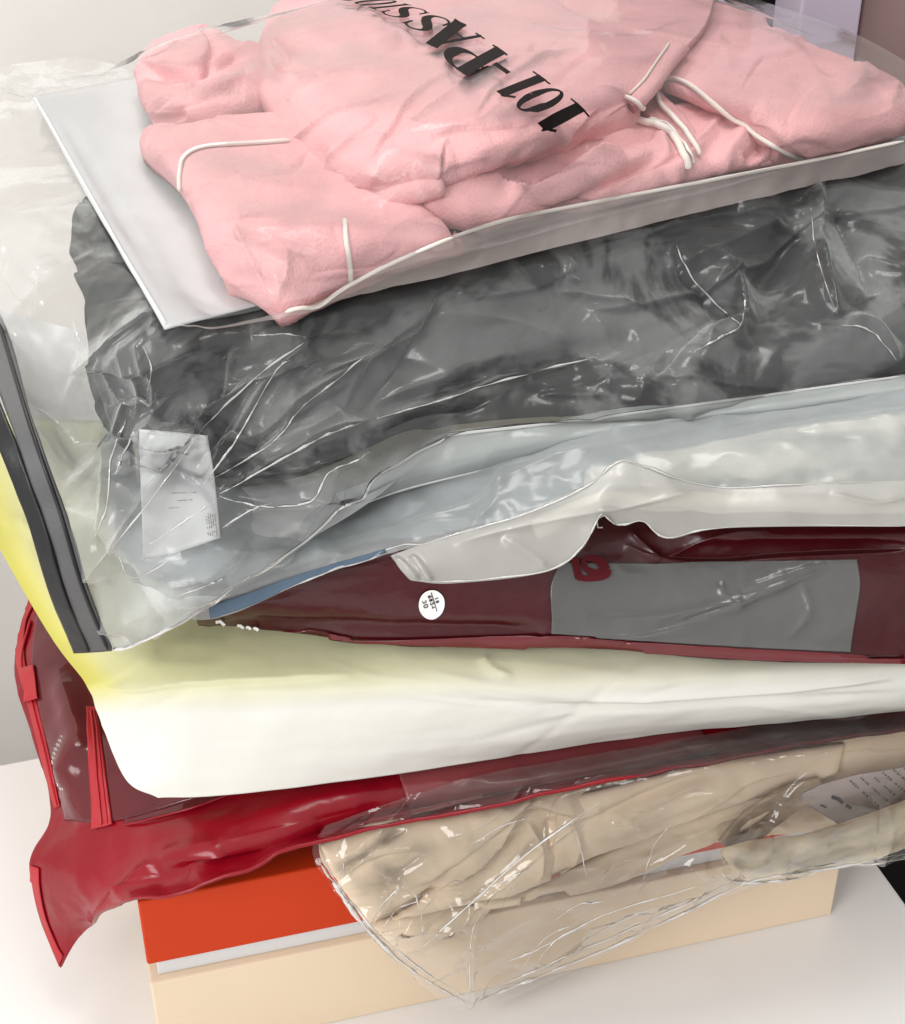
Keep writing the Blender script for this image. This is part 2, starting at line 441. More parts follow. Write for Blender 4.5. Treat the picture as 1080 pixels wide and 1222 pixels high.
def yellow_fade(name):                  # the mailer's printed colour runs from yellow at its left end to cream
    nt = NT(name)
    p = nt.n('ShaderNodeBsdfPrincipled', i_Roughness=0.42); p.inputs['Specular IOR Level'].default_value = 0.35
    b, mp = bumped(nt, 90, 0.25, 0.0012, 5, second=(14, 0.35, 0.004)); nt.l(b.outputs[0], p.inputs['Normal'])
    uv = nt.n('ShaderNodeUVMap'); sp = nt.n('ShaderNodeSeparateXYZ'); nt.l(uv.outputs[0], sp.inputs[0])
    nz = nt.n('ShaderNodeTexNoise', i_Scale=7.0, i_Detail=4.0); nt.l(mp.outputs[0], nz.inputs['Vector'])
    r1 = nt.n('ShaderNodeValToRGB'); e = r1.color_ramp.elements
    e[0].position = 0.0; e[0].color = (.58, .535, .10, 1); e[1].position = 0.9; e[1].color = (.53, .51, .41, 1)
    x = e.new(0.06); x.color = (.61, .575, .17, 1); x = e.new(0.11); x.color = (.61, .59, .29, 1); x = e.new(0.22); x.color = (.61, .595, .33, 1); x = e.new(0.50); x.color = (.57, .56, .36, 1)
    nt.l(sp.outputs[0], r1.inputs[0])
    r2 = nt.n('ShaderNodeValToRGB'); e = r2.color_ramp.elements; e[0].position = 0.50; e[0].color = (0, 0, 0, 1); e[1].position = 0.66; e[1].color = (1, 1, 1, 1)
    ad = nt.n('ShaderNodeMath', operation='MULTIPLY_ADD', i_1=0.12, i_2=-0.06); nt.l(nz.outputs[0], ad.inputs[0])
    a2 = nt.n('ShaderNodeMath', operation='ADD'); nt.l(ad.outputs[0], a2.inputs[0]); nt.l(sp.outputs[1], a2.inputs[1]); nt.l(a2.outputs[0], r2.inputs[0])
    mx = nt.n('ShaderNodeMix', data_type='RGBA'); nt.l(r2.outputs[0], mx.inputs[0]); nt.l(r1.outputs[0], mx.inputs[6]); mx.inputs[7].default_value = (.68, .68, .63, 1)
    nt.l(mx.outputs[2], p.inputs['Base Color']); nt.l(p.outputs[0], nt.out.inputs[0]); return nt.m

M = dict(
    table=plain('white_laminate', (.76, .745, .735), 0.35, 500, 0.03, 0.035, 0.4, mott=3),
    wall=plain('beige_wall', (.86, .83, .785), 0.85, 160, 0.12, 0.06, 0.2, mott=5),
    trim=plain('pale_trim', (.68, .655, .62), 0.6, 200, 0.05),
    floor=plain('grey_floor', (.42, .40, .38), 0.5),
    black=plain('black_board', (.004, .0036, .0036), 0.7, spec=.15),
    lavender=plain('lavender_paint', (.62, .53, .64), 0.6, 200, .05),
    rose=plain('dusty_rose_paint', (.36, .235, .225), 0.7, 200, .08),
    box_cream=plain('cream_board', (.74, .60, .44), 0.6, 900, 0.08, 0.03, 0.3),
    box_red=plain('orange_red_board', (.53, .040, .005), 0.6, 900, 0.08, 0.05, 0.2),
    box_neck=plain('grey_white_board', (.62, .62, .62), 0.6, 900, 0.06, 0.03, 0.3),
    pink=cloth('pink_cotton', (.74, .395, .405), 0.09, 700, 0.10, 0.95, 0.9),
    piping=cloth('cream_piping', (.80, .74, .68), 0.05, 1800, 0.1),
    charcoal=cloth('charcoal_fleece', (.014, .0175, .0175), 0.25, 300, 0.05, 0.95, 0.04),
    beige=cloth('beige_cotton', (.74, .60, .44), 0.05, 1300, 0.1, 0.9, 0.25),
    shaded_terry=cloth('shaded_brown_terry', (.36, .27, .18), 0.25, 420, 0.1, 0.95, 0.5, 90),  # darker copy of the terry: shade inside the collar opening put into the colour
    terry=cloth('cream_terry', (.92, .81, .60), 0.03, 420, 0.1, 0.95, 0.2, 60),
    greycloth=cloth('grey_knit', (.25, .27, .275), 0.1, 700, 0.2, 0.9, 0.4),
    creamcloth=cloth('cream_knit', (.66, .60, .50), 0.06, 700, 0.2, 0.9, 0.4),
    bluecloth=cloth('blue_cloth', (.10, .145, .20), 0.15, 700, 0.2),
    maroonknit=cloth('maroon_cloth', (.075, .012, .016), 0.2, 700, 0.1),
    clear=film('clear_film', haze=0.05, edge=0.5, rough=0.10, bscale=45, bstr=0.30, bdist=0.002),
    clearpink=film('clear_film_soft', haze=0.05, edge=0.12, rough=0.12, bscale=25, bstr=0.15, bdist=0.002, ior=1.2, gl=1.0, patch=.03),
    big=film('milky_clear_film', tint=(.97, .98, .98), hazecol=(.88, .905, .895), haze=0.155, edge=0.6, rough=0.16, bscale=30, bstr=0.30, bdist=0.003, fine=(150, 0.02, 0.001), ior=1.4, gl=1.1, patch=.10, contact=(14.0, .45, .51, .34)),
    crinkle=film('crinkled_film', tint=(.995, .99, .98), hazecol=(.9, .88, .85), haze=0.02, edge=0.35, rough=0.07, bscale=60, bstr=0.4, bdist=0.003, fine=(300, .1, .0008), gl=1.2, patch=.03),
    frost=film('frosted_film', hazecol=(.76, .78, .785), haze=0.64, edge=0.5, rough=0.25, bscale=30, bstr=0.2),
    frostblue=film('frosted_blue_film', tint=(.96, .98, 1), hazecol=(.72, .775, .78), haze=0.34, edge=0.55, rough=0.2, bscale=30, bstr=0.25),
    frostgreen=film('frosted_pale_film', hazecol=(.70, .755, .75), haze=0.40, edge=0.5, rough=0.2, bscale=30, bstr=0.25),
    frostsheet=film('frosted_sheet', hazecol=(.66, .675, .68), haze=0.93, edge=0.3, rough=0.3, bscale=20, bstr=0.1, patch=0.02),
    frostcream=film('frosted_cream_film', hazecol=(.62, .615, .575), haze=0.52, edge=0.4, rough=0.25, bscale=30, bstr=0.2),
    seam=film('film_seam', hazecol=(.88, .88, .86), haze=0.55, edge=0.4, rough=0.15, bscale=60, bstr=0.3),
    zip_black=plain('black_zip', (.007, .007, .008), 0.35, 500, .2, .1),
    zip_grey=plain('grey_zip_tape', (.09, .09, .092), 0.5, 700, .3, .15),
    red=plain('red_film', (.235, .0025, .010), 0.27, 40, 0.22, 0.15, 0.30, 0.12, 0.002, 12),
    redzip=plain('red_zip', (.40, .012, .02), 0.4, 500, .2, .06),
    maroon=film('maroon_film', tint=(.55, .18, .19), hazecol=(.27, .035, .045), haze=0.45, edge=0.4, rough=0.14, bscale=35, bstr=0.35, bdist=0.003),
    burgundy=plain('burgundy_film', (.050, .0025, .005), 0.28, 40, 0.2, 0.15, 0.4, 0.1, 0.002, 12),
    burgedge=plain('burgundy_seam', (.12, .004, .008), 0.3, 60, 0.2, 0.15, 0.5, 0.25),
    smoke=film('smoke_window', tint=(.8, .8, .8), hazecol=(.20, .20, .195), haze=0.55, edge=0.35, rough=0.2, bscale=35, bstr=0.4, bdist=0.003, patch=.1),
    pinkwin=film('rosy_window', tint=(.75, .35, .36), hazecol=(.46, .10, .11), haze=0.6, edge=0.4, rough=0.14, bscale=35, bstr=0.4, bdist=0.003),
    mailer=yellow_fade('yellow_to_cream_plastic'),
    tagpaper=plain('tag_paper', (.66, .67, .67), 0.7, 800, .05, .02, .3),
    paper=plain('white_paper', (.82, .82, .82), 0.7, 800, .05, .02, .3),
    card=plain('mauve_card', (.44, .37, .36), 0.7, 800, .05, .05, .3),
    ink=plain('black_ink', (.012, .009, .009), 0.7, 800, .02, .05, .1),
    greyink=plain('grey_ink', (.15, .12, .12), 0.6, 800, .02, .05, .3),
    logo=plain('red_ink', (.085, .003, .008), 0.6, spec=.2),
)

# ------------------------------------------------------------------ setting
TY = math.radians(17.0)
TX_ = np.array([math.cos(TY), math.sin(TY), 0]); TN = np.array([-math.sin(TY), math.cos(TY), 0]); ZZ = np.array([0, 0, 1.0])
pb = at(0, 912, 0.0); prt = at(1050, 1035, 0.0)
corner = pb + TX_*np.dot(prt-pb, TX_)                       # back right corner of the table top
tb = thing('table', 'white laminate table under the whole pile of bags', 'table', corner)
boxmesh('table_top', corner - TX_*1.5 - TN*1.0 - ZZ*0.028, TX_, TN, ZZ, 1.5, 1.0, 0.028, M['table'], tb, 0.002)
for a, b in ((.06, .06), (1.40, .06), (.06, .90), (1.40, .90)):
    boxmesh('leg', corner - TX_*(a+.04) - TN*(b+.04) - ZZ*0.74, TX_, TN, ZZ, .04, .04, .7115, M['table'], tb, 0.002)
structure(boxmesh('floor', np.array([-3, -2.5, -0.76]), RT, np.array([0, 1., 0]), ZZ, 6, 6, 0.02, M['floor'], None, 0))
WB = corner + TN*0.42
structure(boxmesh('wall', WB - TX_*2.5 - ZZ*0.7399, TX_, TN, ZZ, 4.5, 0.1, 2.6, M['wall'], None, 0))
def wall_pt(px, py, back=0.0):
    d = ray(px, py); p0 = WB - TN*back
    return CAM + d*(np.dot(p0-CAM, TN)/np.dot(d, TN))
def wall_board(name, label, cat, px0, px1, mat, dep):
    a = wall_pt(px0, 20, dep+0.001); b = wall_pt(px1, 20, dep+0.001)
    o = boxmesh(name, np.array([a[0], a[1], -0.7398]), TX_, TN, ZZ, np.linalg.norm((b-a)[:2]), dep, 1.9, mat, None, 0.002)
    return tag(o, label, cat)
wall_board('dark_cabinet', 'black upright cabinet behind the top bag, left of the lavender board', 'cabinet', 780, 953, M['black'], 0.05)
wall_board('lavender_board', 'pale lavender upright board at the top right behind the pink clothes', 'board', 955, 1027, M['lavender'], 0.09)
wall_board('rose_board', 'dusty rose upright board right of the lavender one', 'board', 1029, 1300, M['rose'], 0.06)

kc = boxmesh('storage_chest', corner + TX_*0.012 - TN*1.15 - ZZ*0.7398, TX_, TN, ZZ, 0.9, 1.45, 0.66, M['black'], None, 0.006)
tag(kc, 'black chest standing against the right edge of the white table', 'chest')

# ------------------------------------------------------------------ gift box
BL = np.linalg.norm(BOX_B-BOX_A); BY = -BOX_N
gb = thing('gift_box', 'shallow cream box with an orange red lid at the bottom of the pile', 'box', BOX_A)
boxmesh('base', BOX_A, BOX_DIR, BY, ZZ, BL, 0.25, 0.0515, M['box_cream'], gb, 0.001)
boxmesh('neck', BOX_A + BOX_DIR*0.004 + BY*0.004 + ZZ*0.0518, BOX_DIR, BY, ZZ, BL-.008, 0.242, 0.0115, M['box_neck'], gb, 0.0006)
boxmesh('lid', BOX_A + ZZ*0.0636, BOX_DIR, BY, ZZ, BL, 0.25, 0.0391, M['box_red'], gb, 0.001)

# ------------------------------------------------------------------ beige garment in crinkled film
bgm = thing('beige_garment', 'folded beige garment with a fuzzy cream band, hanging over the box front', 'garment', at(700, 1000, .11))
bb = surf('body', [
    [(395, 950, .118), (560, 905, .123), (720, 872, .126), (900, 842, .128), (1150, 800, .128)],
    [(381, 1017, 'f', 0.0028), (520, 985, 'f', 0.0046), (680, 950, 'f', 0.0064), (860, 905, 'f', 0.0073), (1150, 862, 'f', 0.0073)],
    [(412, 1060, 'f', 0.0046), (540, 1045, 'f', 0.0073), (680, 1010, 'f', 0.0082), (860, 955, 'f', 0.0082), (1150, 905, 'f', 0.0082)],
    [(442, 1105, 'f', 0.0055), (540, 1090, 'f', 0.0073), (690, 1035, 'f', 0.0082), (860, 985, 'f', 0.0082), (1150, 940, 'f', 0.0073)],
    [(476, 1140, 'f', 0.0046), (535, 1112, 'f', 0.0055), (690, 1052, 'f', 0.0055), (850, 1013, 'f', 0.0055), (1150, 960, 'f', 0.0055)]],
    M['beige'], (260, 150), noise=[('f', .0025, 22), ('f', .0008, 70)], thick=0.003, parent=bgm, creases=[
    ('p', [(505, 1060), (570, 1010), (622, 966), (672, 964), (720, 960)], .011, 50),
    ('o', [(440, 1100), (500, 1083), (560, 1080), (640, 1062), (720, 1023), (853, 970), (953, 933), (1010, 922)], -.008, 32),
    ('o', [(600, 1040), (660, 1010), (760, 975), (860, 945)], -.006, 20),
    ('g', [(668, 962), (672, 1000), (655, 1035)], -.003, 7), ('g', [(640, 975), (655, 1010), (650, 1040)], .003, 8),
    ('g', [(430, 1050), (540, 1010), (640, 985)], .002, 30)])
BN = [('f', .0014, 30), ('f', .0004, 90)]
sh = [surf('folded_sheet', r, M['beige'], (110, 80), puff=.0025, edge=.006, noise=BN, thick=.002, parent=bgm, creases=cr_ + wrinkles(k, (380, 940, 980, 1130), 24, 20, 9, (90, 240), (.0005, .0014), (5, 12))) for k, (r, cr_) in enumerate((
    ([[(383, 1012, 'f', .010), (450, 986, 'f', .012), (540, 974, 'f', .013), (634, 952, 'f', .015)],
      [(396, 1042, 'f', .012), (460, 1022, 'f', .015), (545, 1005, 'f', .017), (626, 966, 'f', .018)],
      [(418, 1076, 'f', .012), (470, 1056, 'f', .015), (522, 1040, 'f', .017), (575, 1006, 'f', .018)],
      [(440, 1104, 'f', .012), (462, 1090, 'f', .014), (490, 1072, 'f', .015), (512, 1056, 'f', .016)]], [('g', [(400, 1030), (470, 1010), (560, 985)], .0015, 18)]),
    ([[(505, 1064, 'f', .009), (565, 1017, 'f', .010), (618, 974, 'f', .011), (670, 964, 'f', .011)],
      [(500, 1076, 'f', .011), (560, 1046, 'f', .014), (625, 1016, 'f', .015), (666, 1005, 'f', .014)],
      [(468, 1098, 'f', .010), (540, 1082, 'f', .013), (610, 1069, 'f', .014), (658, 1050, 'f', .012)]], [('g', [(520, 1075), (580, 1045), (640, 985)], .003, 9), ('g', [(560, 1075), (610, 1035), (650, 1010)], -.003, 7), ('r', [(625, 975), (645, 1010), (640, 1050)], .003, 5), ('g', [(655, 975), (660, 1020)], -.003, 6)]),
    ([[(664, 958, 'f', .012), (720, 945, 'f', .014), (800, 925, 'f', .015), (880, 908, 'f', .015), (1010, 890, 'f', .012)],
      [(662, 1002, 'f', .014), (720, 987, 'f', .017), (790, 962, 'f', .017), (870, 935, 'f', .016), (1005, 912, 'f', .012)],
      [(652, 1046, 'f', .012), (715, 1021, 'f', .015), (780, 999, 'f', .015), (852, 968, 'f', .014), (1000, 924, 'f', .012)]], [('r', [(675, 965), (690, 1000), (680, 1035)], .003, 5), ('g', [(700, 1000), (790, 965), (880, 930)], .003, 10), ('g', [(690, 985), (780, 945), (860, 920)], -.003, 6)]),
    ([[(560, 1074, 'f', .007), (640, 1058, 'f', .009), (720, 1020, 'f', .010), (853, 965, 'f', .011), (953, 930, 'f', .011)],
      [(572, 1082, 'f', .010), (650, 1068, 'f', .013), (740, 1045, 'f', .015), (860, 996, 'f', .016), (925, 962, 'f', .015)],
      [(590, 1080, 'f', .008), (680, 1050, 'f', .011), (755, 1038, 'f', .013), (842, 1003, 'f', .014), (872, 994, 'f', .014)]], [('g', [(620, 1070), (740, 1035), (860, 985)], .003, 8), ('g', [(700, 1050), (800, 1015), (880, 975)], -.002, 6)]),
    ([[(440, 1104, 'f', .006), (500, 1090, 'f', .008), (590, 1078, 'f', .008)],
      [(458, 1122, 'f', .009), (508, 1110, 'f', .011), (580, 1092, 'f', .010)],
      [(478, 1142, 'f', .006), (512, 1132, 'f', .008), (556, 1112, 'f', .008)]], [])))]
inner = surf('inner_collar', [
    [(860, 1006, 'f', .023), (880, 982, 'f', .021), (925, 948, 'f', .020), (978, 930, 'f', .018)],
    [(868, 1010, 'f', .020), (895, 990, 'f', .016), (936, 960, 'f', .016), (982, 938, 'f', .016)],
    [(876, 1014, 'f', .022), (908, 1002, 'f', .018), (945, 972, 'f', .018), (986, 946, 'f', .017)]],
    M['shaded_terry'], (80, 40), noise=[('f', .0012, 90)], thick=.002, parent=bgm)
band = surf('collar_band', [
    [(858, 1012, 'f', .020), (890, 1003, 'f', .022), (960, 995, 'f', .026), (1020, 975, 'f', .028), (1090, 948, 'f', .03), (1200, 905, 'f', .03)],
    [(862, 1024, 'f', .026), (900, 1020, 'f', .032), (960, 1012, 'f', .036), (1020, 998, 'f', .038), (1090, 975, 'f', .04), (1200, 935, 'f', .04)],
    [(880, 1046, 'f', .024), (910, 1044, 'f', .026), (965, 1040, 'f', .03), (1020, 1030, 'f', .03), (1090, 1008, 'f', .03), (1200, 970, 'f', .03)]],
    M['terry'], (180, 50), puff=.006, edge=.012, noise=[('f', .0010, 40), ('f', .0004, 200)], thick=.005, parent=bgm)
cardpts = [[(976, 938, 'f', .017), (1020, 926, 'f', .018), (1080, 915, 'f', .019), (1140, 900, 'f', .02)],
           [(956, 955, 'f', .017), (1030, 945, 'f', .02), (1090, 930, 'f', .021), (1150, 915, 'f', .02)],
           [(1008, 988, 'f', .0185), (1060, 972, 'f', .02), (1110, 955, 'f', .021), (1170, 935, 'f', .02)]]
fc = surf('care_card', cardpts, M['card'], (40, 20), noise=[('f', .0008, 30)], thick=.0006)
tag(fc, 'mauve printed card with rows of text tucked behind the fuzzy cream band', 'card')

# stroke lettering -------------------------------------------------
def strip(o, pts, hw, off, acc):                                # pts px, half widths px
    pts = np.asarray(pts, float); hw = np.broadcast_to(hw, (len(pts),))
    T = np.gradient(pts, axis=0); T /= np.linalg.norm(T, axis=1, keepdims=True)+1e-9
    Nn = np.stack([-T[:, 1], T[:, 0]], -1)
    A = [hit(o, *(p+n*w), off) for p, n, w in zip(pts, Nn, hw)]; B = [hit(o, *(p-n*w), off) for p, n, w in zip(pts, Nn, hw)]
    k = len(acc[0]); acc[0].extend(A + B); m = len(pts)
    for i in range(m-1):
        q = (k+i, k+i+1, k+m+i+1, k+m+i)
        va, vb, vc = acc[0][q[0]], acc[0][q[1]], acc[0][q[3]]
        if np.dot(np.cross(vb-va, vc-va), CAM-va) < 0: q = q[::-1]
        acc[1].append(q)
DIG = {'0': [[(.1, .2), (.1, .8), (.3, 1), (.7, 1), (.9, .8), (.9, .2), (.7, 0), (.3, 0), (.1, .2)]],
       '1': [[(.2, .8), (.5, 1), (.5, 0)]], '3': [[(.1, .9), (.5, 1), (.85, .8), (.5, .55), (.9, .3), (.5, 0), (.1, .1)]],
       '4': [[(.75, 0), (.75, 1), (.1, .35), (.95, .35)]], '6': [[(.85, .95), (.4, .9), (.1, .4), (.3, 0), (.8, .05), (.85, .45), (.4, .55), (.12, .4)]],
       '8': [[(.5, .55), (.15, .75), (.5, 1), (.85, .75), (.5, .55), (.1, .25), (.5, 0), (.9, .25), (.5, .55)]]}
def write(o, name, text, org, adv, up, mat, hw, off, parent, gap=1.25):
    acc = ([], []); org, adv, up = map(lambda a: np.array(a, float), (org, adv, up))
    for k, ch in enumerate(text):
        for st in DIG.get(ch, []):
            strip(o, [org + adv*(k*gap + x) + up*y for x, y in st], hw, off, acc)
    r = mesh(name, acc[0], acc[1], mat, parent, smooth=False); return r
def scribble(o, name, a, b, mat, parent, hw, seed, off=.0004, fill=.7):   # a line of print too small to read
    rnd = random.Random(seed); acc = ([], []); a = np.array(a, float); b = np.array(b, float); t = 0.0
    while t < .97:
        w = rnd.uniform(.03, .12)*fill
        if rnd.random() < .85:
            e = min(1, t+w); strip(o, [a+(b-a)*s for s in np.linspace(t, e, 3)], hw*rnd.uniform(.7, 1.1), off, acc)
        t += w + rnd.uniform(.015, .05)
    return mesh(name, acc[0], acc[1], mat, parent, smooth=False)
for k in range(7):
    a = np.array([1014+k*13, 931-k*3.1]); scribble(fc, 'print_line', a, a+np.array([34, 30-k*.6]), M['greyink'], fc, 1.3, k)
acc = ([], []); strip(fc, [(992, 950), (1000, 953), (1006, 958)], 2.2, .0004, acc); strip(fc, [(1009, 960), (1016, 964)], 2.0, .0004, acc); strip(fc, [(979, 960), (986, 963)], 1.2, .0004, acc)
mesh('print_mark', acc[0], acc[1], M['ink'], fc, smooth=False)

cw = surf('crinkled_bag', [
    [(388, 985, .132), (560, 930, .142), (720, 900, .146), (900, 868, .148), (1150, 830, .148)],
    [(374, 1019, 'f', .012), (530, 985, 'f', .022), (700, 950, 'f', .028), (890, 915, 'f', .034), (1150, 888, 'f', .046)],
    [(404, 1065, 'f', .022), (540, 1050, 'f', .032), (700, 1020, 'f', .036), (890, 975, 'f', .044), (1150, 945, 'f', .054)],
    [(442, 1115, 'f', .028), (552, 1115, 'f', .036), (712, 1080, 'f', .038), (890, 1030, 'f', .046), (1150, 995, 'f', .052)],
    [(490, 1158, 'f', .026), (562, 1202, 'f', .024), (726, 1136, 'f', .024), (895, 1056, 'f', .034), (1150, 1012, 'f', .045)]],
    M['crinkle'], (300, 170), grow=4, soft=14, over=[bb, band, fc, inner]+sh, noise=[('r', .0030, 26, (1, 1, 1.4))], creases=wrinkles(51, (390, 960, 1080, 1190), 90, 48, 34, (40, 170), (.0010, .0030), (4, 11), 'rrp', .15) + [
    ('r', [(505, 1130), (560, 1080), (640, 1010), (720, 955)], .006, 7), ('r', [(560, 1200), (563, 1120), (575, 1085)], .006, 6),
    ('r', [(440, 1100), (470, 1065), (480, 1060)], .005, 6), ('r', [(640, 1150), (665, 1120), (700, 1105)], .004, 6),
    
    ('r', [(600, 1150), (650, 1130), (720, 1090), (850, 1050)], .005, 8)])
tag(cw, 'clear crinkled plastic bag round the beige garment, pointed corner hanging lowest', 'plastic bag')
for k, (ln, r) in enumerate([
    ([(378, 1024), (404, 1063), (442, 1113), (488, 1154), (520, 1176), (560, 1198)], .0014), ([(384, 1026), (412, 1068), (446, 1108), (490, 1147), (524, 1170), (556, 1190)], .0007),
    ([(562, 1198), (600, 1182), (640, 1166), (726, 1131), (810, 1092), (895, 1052), (1000, 1034), (1085, 1018)], .0012), ([(600, 1174), (650, 1152), (730, 1118), (810, 1082), (880, 1050)], .0007),
    ([(505, 1130), (560, 1080), (640, 1010), (720, 955)], .0009), ([(560, 1195), (563, 1120), (575, 1085)], .0006), ([(440, 1100), (470, 1065), (482, 1058)], .0008), ([(640, 1150), (665, 1120), (700, 1105)], .0006),
    ([(682, 975), (694, 1020), (702, 1050)], .0003), ([(800, 985), (780, 1010), (768, 1050)], .0003), ([(560, 1010), (600, 985), (640, 975)], .0004), ([(480, 1050), (500, 1080), (505, 1120)], .0003), ([(620, 1160), (650, 1120), (690, 1100)], .0004), ([(700, 1120), (760, 1090), (800, 1085)], .0004), ([(520, 1115), (580, 1065), (640, 1030)], .0005), ([(600, 1150), (650, 1128), (720, 1092), (850, 1052)], .0006),
    ([(455, 1110), (475, 1085), (500, 1075)], .0005), ([(660, 1100), (690, 1080), (720, 1075)], .0005), ([(400, 1010), (410, 1035), (405, 1050)], .0004), ([(860, 1040), (880, 1052), (960, 1046), (1080, 1024)], .001)]):
    pinch(cw, ln, r, parent=cw, seed=90+k)

# ------------------------------------------------------------------ red bag on the box
rb = thing('red_zip_bag', 'glossy dark red bag with red zips, its left corner drooping off the box', 'bag', at(300, 950, .13))
rs = surf('body', [
    [(36, 706, .125), (110, 690, .138), (300, 680, .143), (450, 665, .143), (620, 650, .143), (900, 620, .143), (1200, 590, .143)],
    [(17, 790, .115), (100, 790, .130), (300, 795, .140), (450, 785, .142), (620, 780, .143), (900, 750, .143), (1200, 720, .143)],
    [(42, 890, .105), (115, 900, .125), (310, 895, .137), (460, 880, .140), (620, 868, .142), (900, 835, .143), (1200, 800, .143)],
    [(62, 972, .092), (130, 980, .110), (300, 962, .132), (460, 930, .137), (640, 900, .139), (900, 860, .141), (1200, 822, .142)],
    [(36, 1030, .078), (105, 1045, .092), (250, 1012, .124), (450, 962, .131), (640, 928, .136), (900, 880, .139), (1200, 838, .141)],
    [(46, 1095, .052), (95, 1085, .072), (215, 1042, .117), (460, 978, .126), (660, 938, .134), (920, 890, .136), (1200, 846, .139)],
    [(71, 1156, .030), (106, 1108, .056), (190, 1064, 'f', .012), (470, 985, 'f', .022), (670, 944, 'f', .026), (930, 893, 'f', .028), (1200, 852, 'f', .028)]],
    M['red'], (300, 200), noise=[('f', .003, 18), ('r', .0014, 34, (1, 1, 1))], thick=.0015, parent=rb, creases=[
    ('r', [(110, 1100), (140, 1075), (175, 1050), (190, 1045)], .004, 12), ('g', [(150, 1060), (230, 1050), (330, 1020)], -.003, 14),
    ('g', [(175, 1030), (300, 1010), (380, 985)], .004, 14), ('r', [(225, 1045), (262, 1022), (270, 1015)], .003, 6),
    ('r', [(145, 1080), (160, 1050), (190, 1030)], .003, 8),
    ('g', [(130, 1000), (300, 985), (480, 940)], .003, 22), ('g', [(90, 880), (85, 930), (110, 985)], .002, 14), ('g', [(70, 800), (95, 880), (80, 940)], .004, 14)])
decal('clear_panel', rs, [[(48, 716), (90, 712), (110, 705)], [(40, 800), (80, 805), (130, 800)], [(62, 900), (110, 905), (200, 890)], [(80, 980), (160, 976), (330, 925)]], M['maroon'], (50, 50), .0012, rb)
decal('clear_panel', rs, [[(150, 978), (240, 948), (330, 915), (478, 895)], [(150, 984), (240, 963), (330, 925), (480, 900)]], M['maroon'], (60, 8), .001, rb)
decal('rosy_window', rs, [[(470, 905), (600, 890), (760, 872), (830, 862)], [(476, 925), (610, 912), (760, 885), (835, 872)], [(491, 976), (640, 940), (780, 914), (860, 900)]], M['pinkwin'], (80, 30), .001, rb)
decal('zip_tape', rs, [[(34, 716), (22, 745), (20, 790), (34, 840), (50, 905), (66, 965)], [(46, 714), (32, 745), (31, 790), (45, 838), (60, 900), (73, 962)]], M['redzip'], (70, 6), .0007, rb)
cord_on('zip_teeth', rs, [(38, 740), (27, 790), (40, 840), (57, 905), (70, 962)], .0008, M['redzip'], rb, .0009, 60)
decal('zip_slider', rs, [[(27, 800), (44, 796)], [(33, 820), (47, 816)], [(33, 840), (50, 836)]], M['redzip'], (8, 10), .0026, rb, .002)
decal('zip_tape', rs, [[(103, 846), (104, 880), (110, 940), (112, 990)], [(116, 846), (122, 880), (131, 940), (137, 984)]], M['redzip'], (50, 8), .0017, rb)
cord_on('zip_teeth', rs, [(109, 850), (113, 880), (120, 940), (124, 985)], .0007, M['redzip'], rb, .0019, 60)
cord_on('zip_teeth', rs, [(113, 850), (118, 880), (126, 940), (131, 984)], .0005, M['redzip'], rb, .0018, 60)
decal('zip_tape', rs, [[(37, 1032), (38, 1060), (47, 1096), (60, 1130), (70, 1155)], [(48, 1036), (49, 1060), (56, 1094), (68, 1125), (76, 1140)]], M['redzip'], (50, 6), .0007, rb)
cord_on('edge_seam', rs, [(150, 985), (180, 980), (240, 964), (300, 940), (335, 925)], .0006, M['red'], rb, .0015, 40)

# ------------------------------------------------------------------ yellow and white mailer
ml = surf('padded_mailer', [
    [(-90, 480, .188), (100, 500, .194), (400, 480, .196), (750, 450, .196), (1200, 420, .196)],
    [(0, 655, .184), (120, 660, .194), (400, 640, .197), (750, 620, .197), (1200, 600, .197)],
    [(62, 762, .180), (150, 745, .193), (400, 730, .196), (750, 720, .196), (1200, 700, .196)],
    [(104, 818, .177), (215, 812, .188), (430, 806, .192), (750, 797, .192), (1200, 770, .192)],
    [(120, 858, .166), (235, 856, .176), (450, 846, .180), (750, 832, .182), (1200, 802, .183)],
    [(150, 930, .150), (248, 915, .157), (480, 895, .160), (760, 865, .163), (1200, 830, .166)],
    [(188, 952, .1445), (268, 949, .145), (500, 921, .147), (770, 880, .150), (1200, 838, .156)]],
    M['mailer'], (260, 170), noise=[('f', .0022, 14), ('f', .0007, 50, (.4, 1, 1))], thick=.004, creases=wrinkles(71, (500, 800, 1080, 880), 6, 5, 14, (160, 420), (.0003, .0008), (3, 8), 'gr', .06) + wrinkles(72, (110, 760, 430, 930), 8, 30, 10, (60, 160), (.0003, .0007), (5, 12), 'gr', .2) + [
    ('p', [(108, 818), (160, 825), (230, 817), (330, 812), (420, 806)], .0025, 26),
    ('g', [(560, 838), (800, 842), (1080, 815)], -.0016, 5), ('g', [(640, 850), (900, 838), (1080, 826)], -.0014, 4), ('g', [(700, 838), (900, 828), (1080, 806)], .0014, 4),
    ('r', [(572, 782), (590, 800), (610, 806)], .002, 5), ('g', [(30, 640), (60, 700), (90, 760)], .002, 16), ('r', [(0, 620), (25, 622), (50, 650)], .0016, 6)])
tag(ml, 'flat padded mailer, bright yellow at its left end and creamy white in front', 'mailer bag')

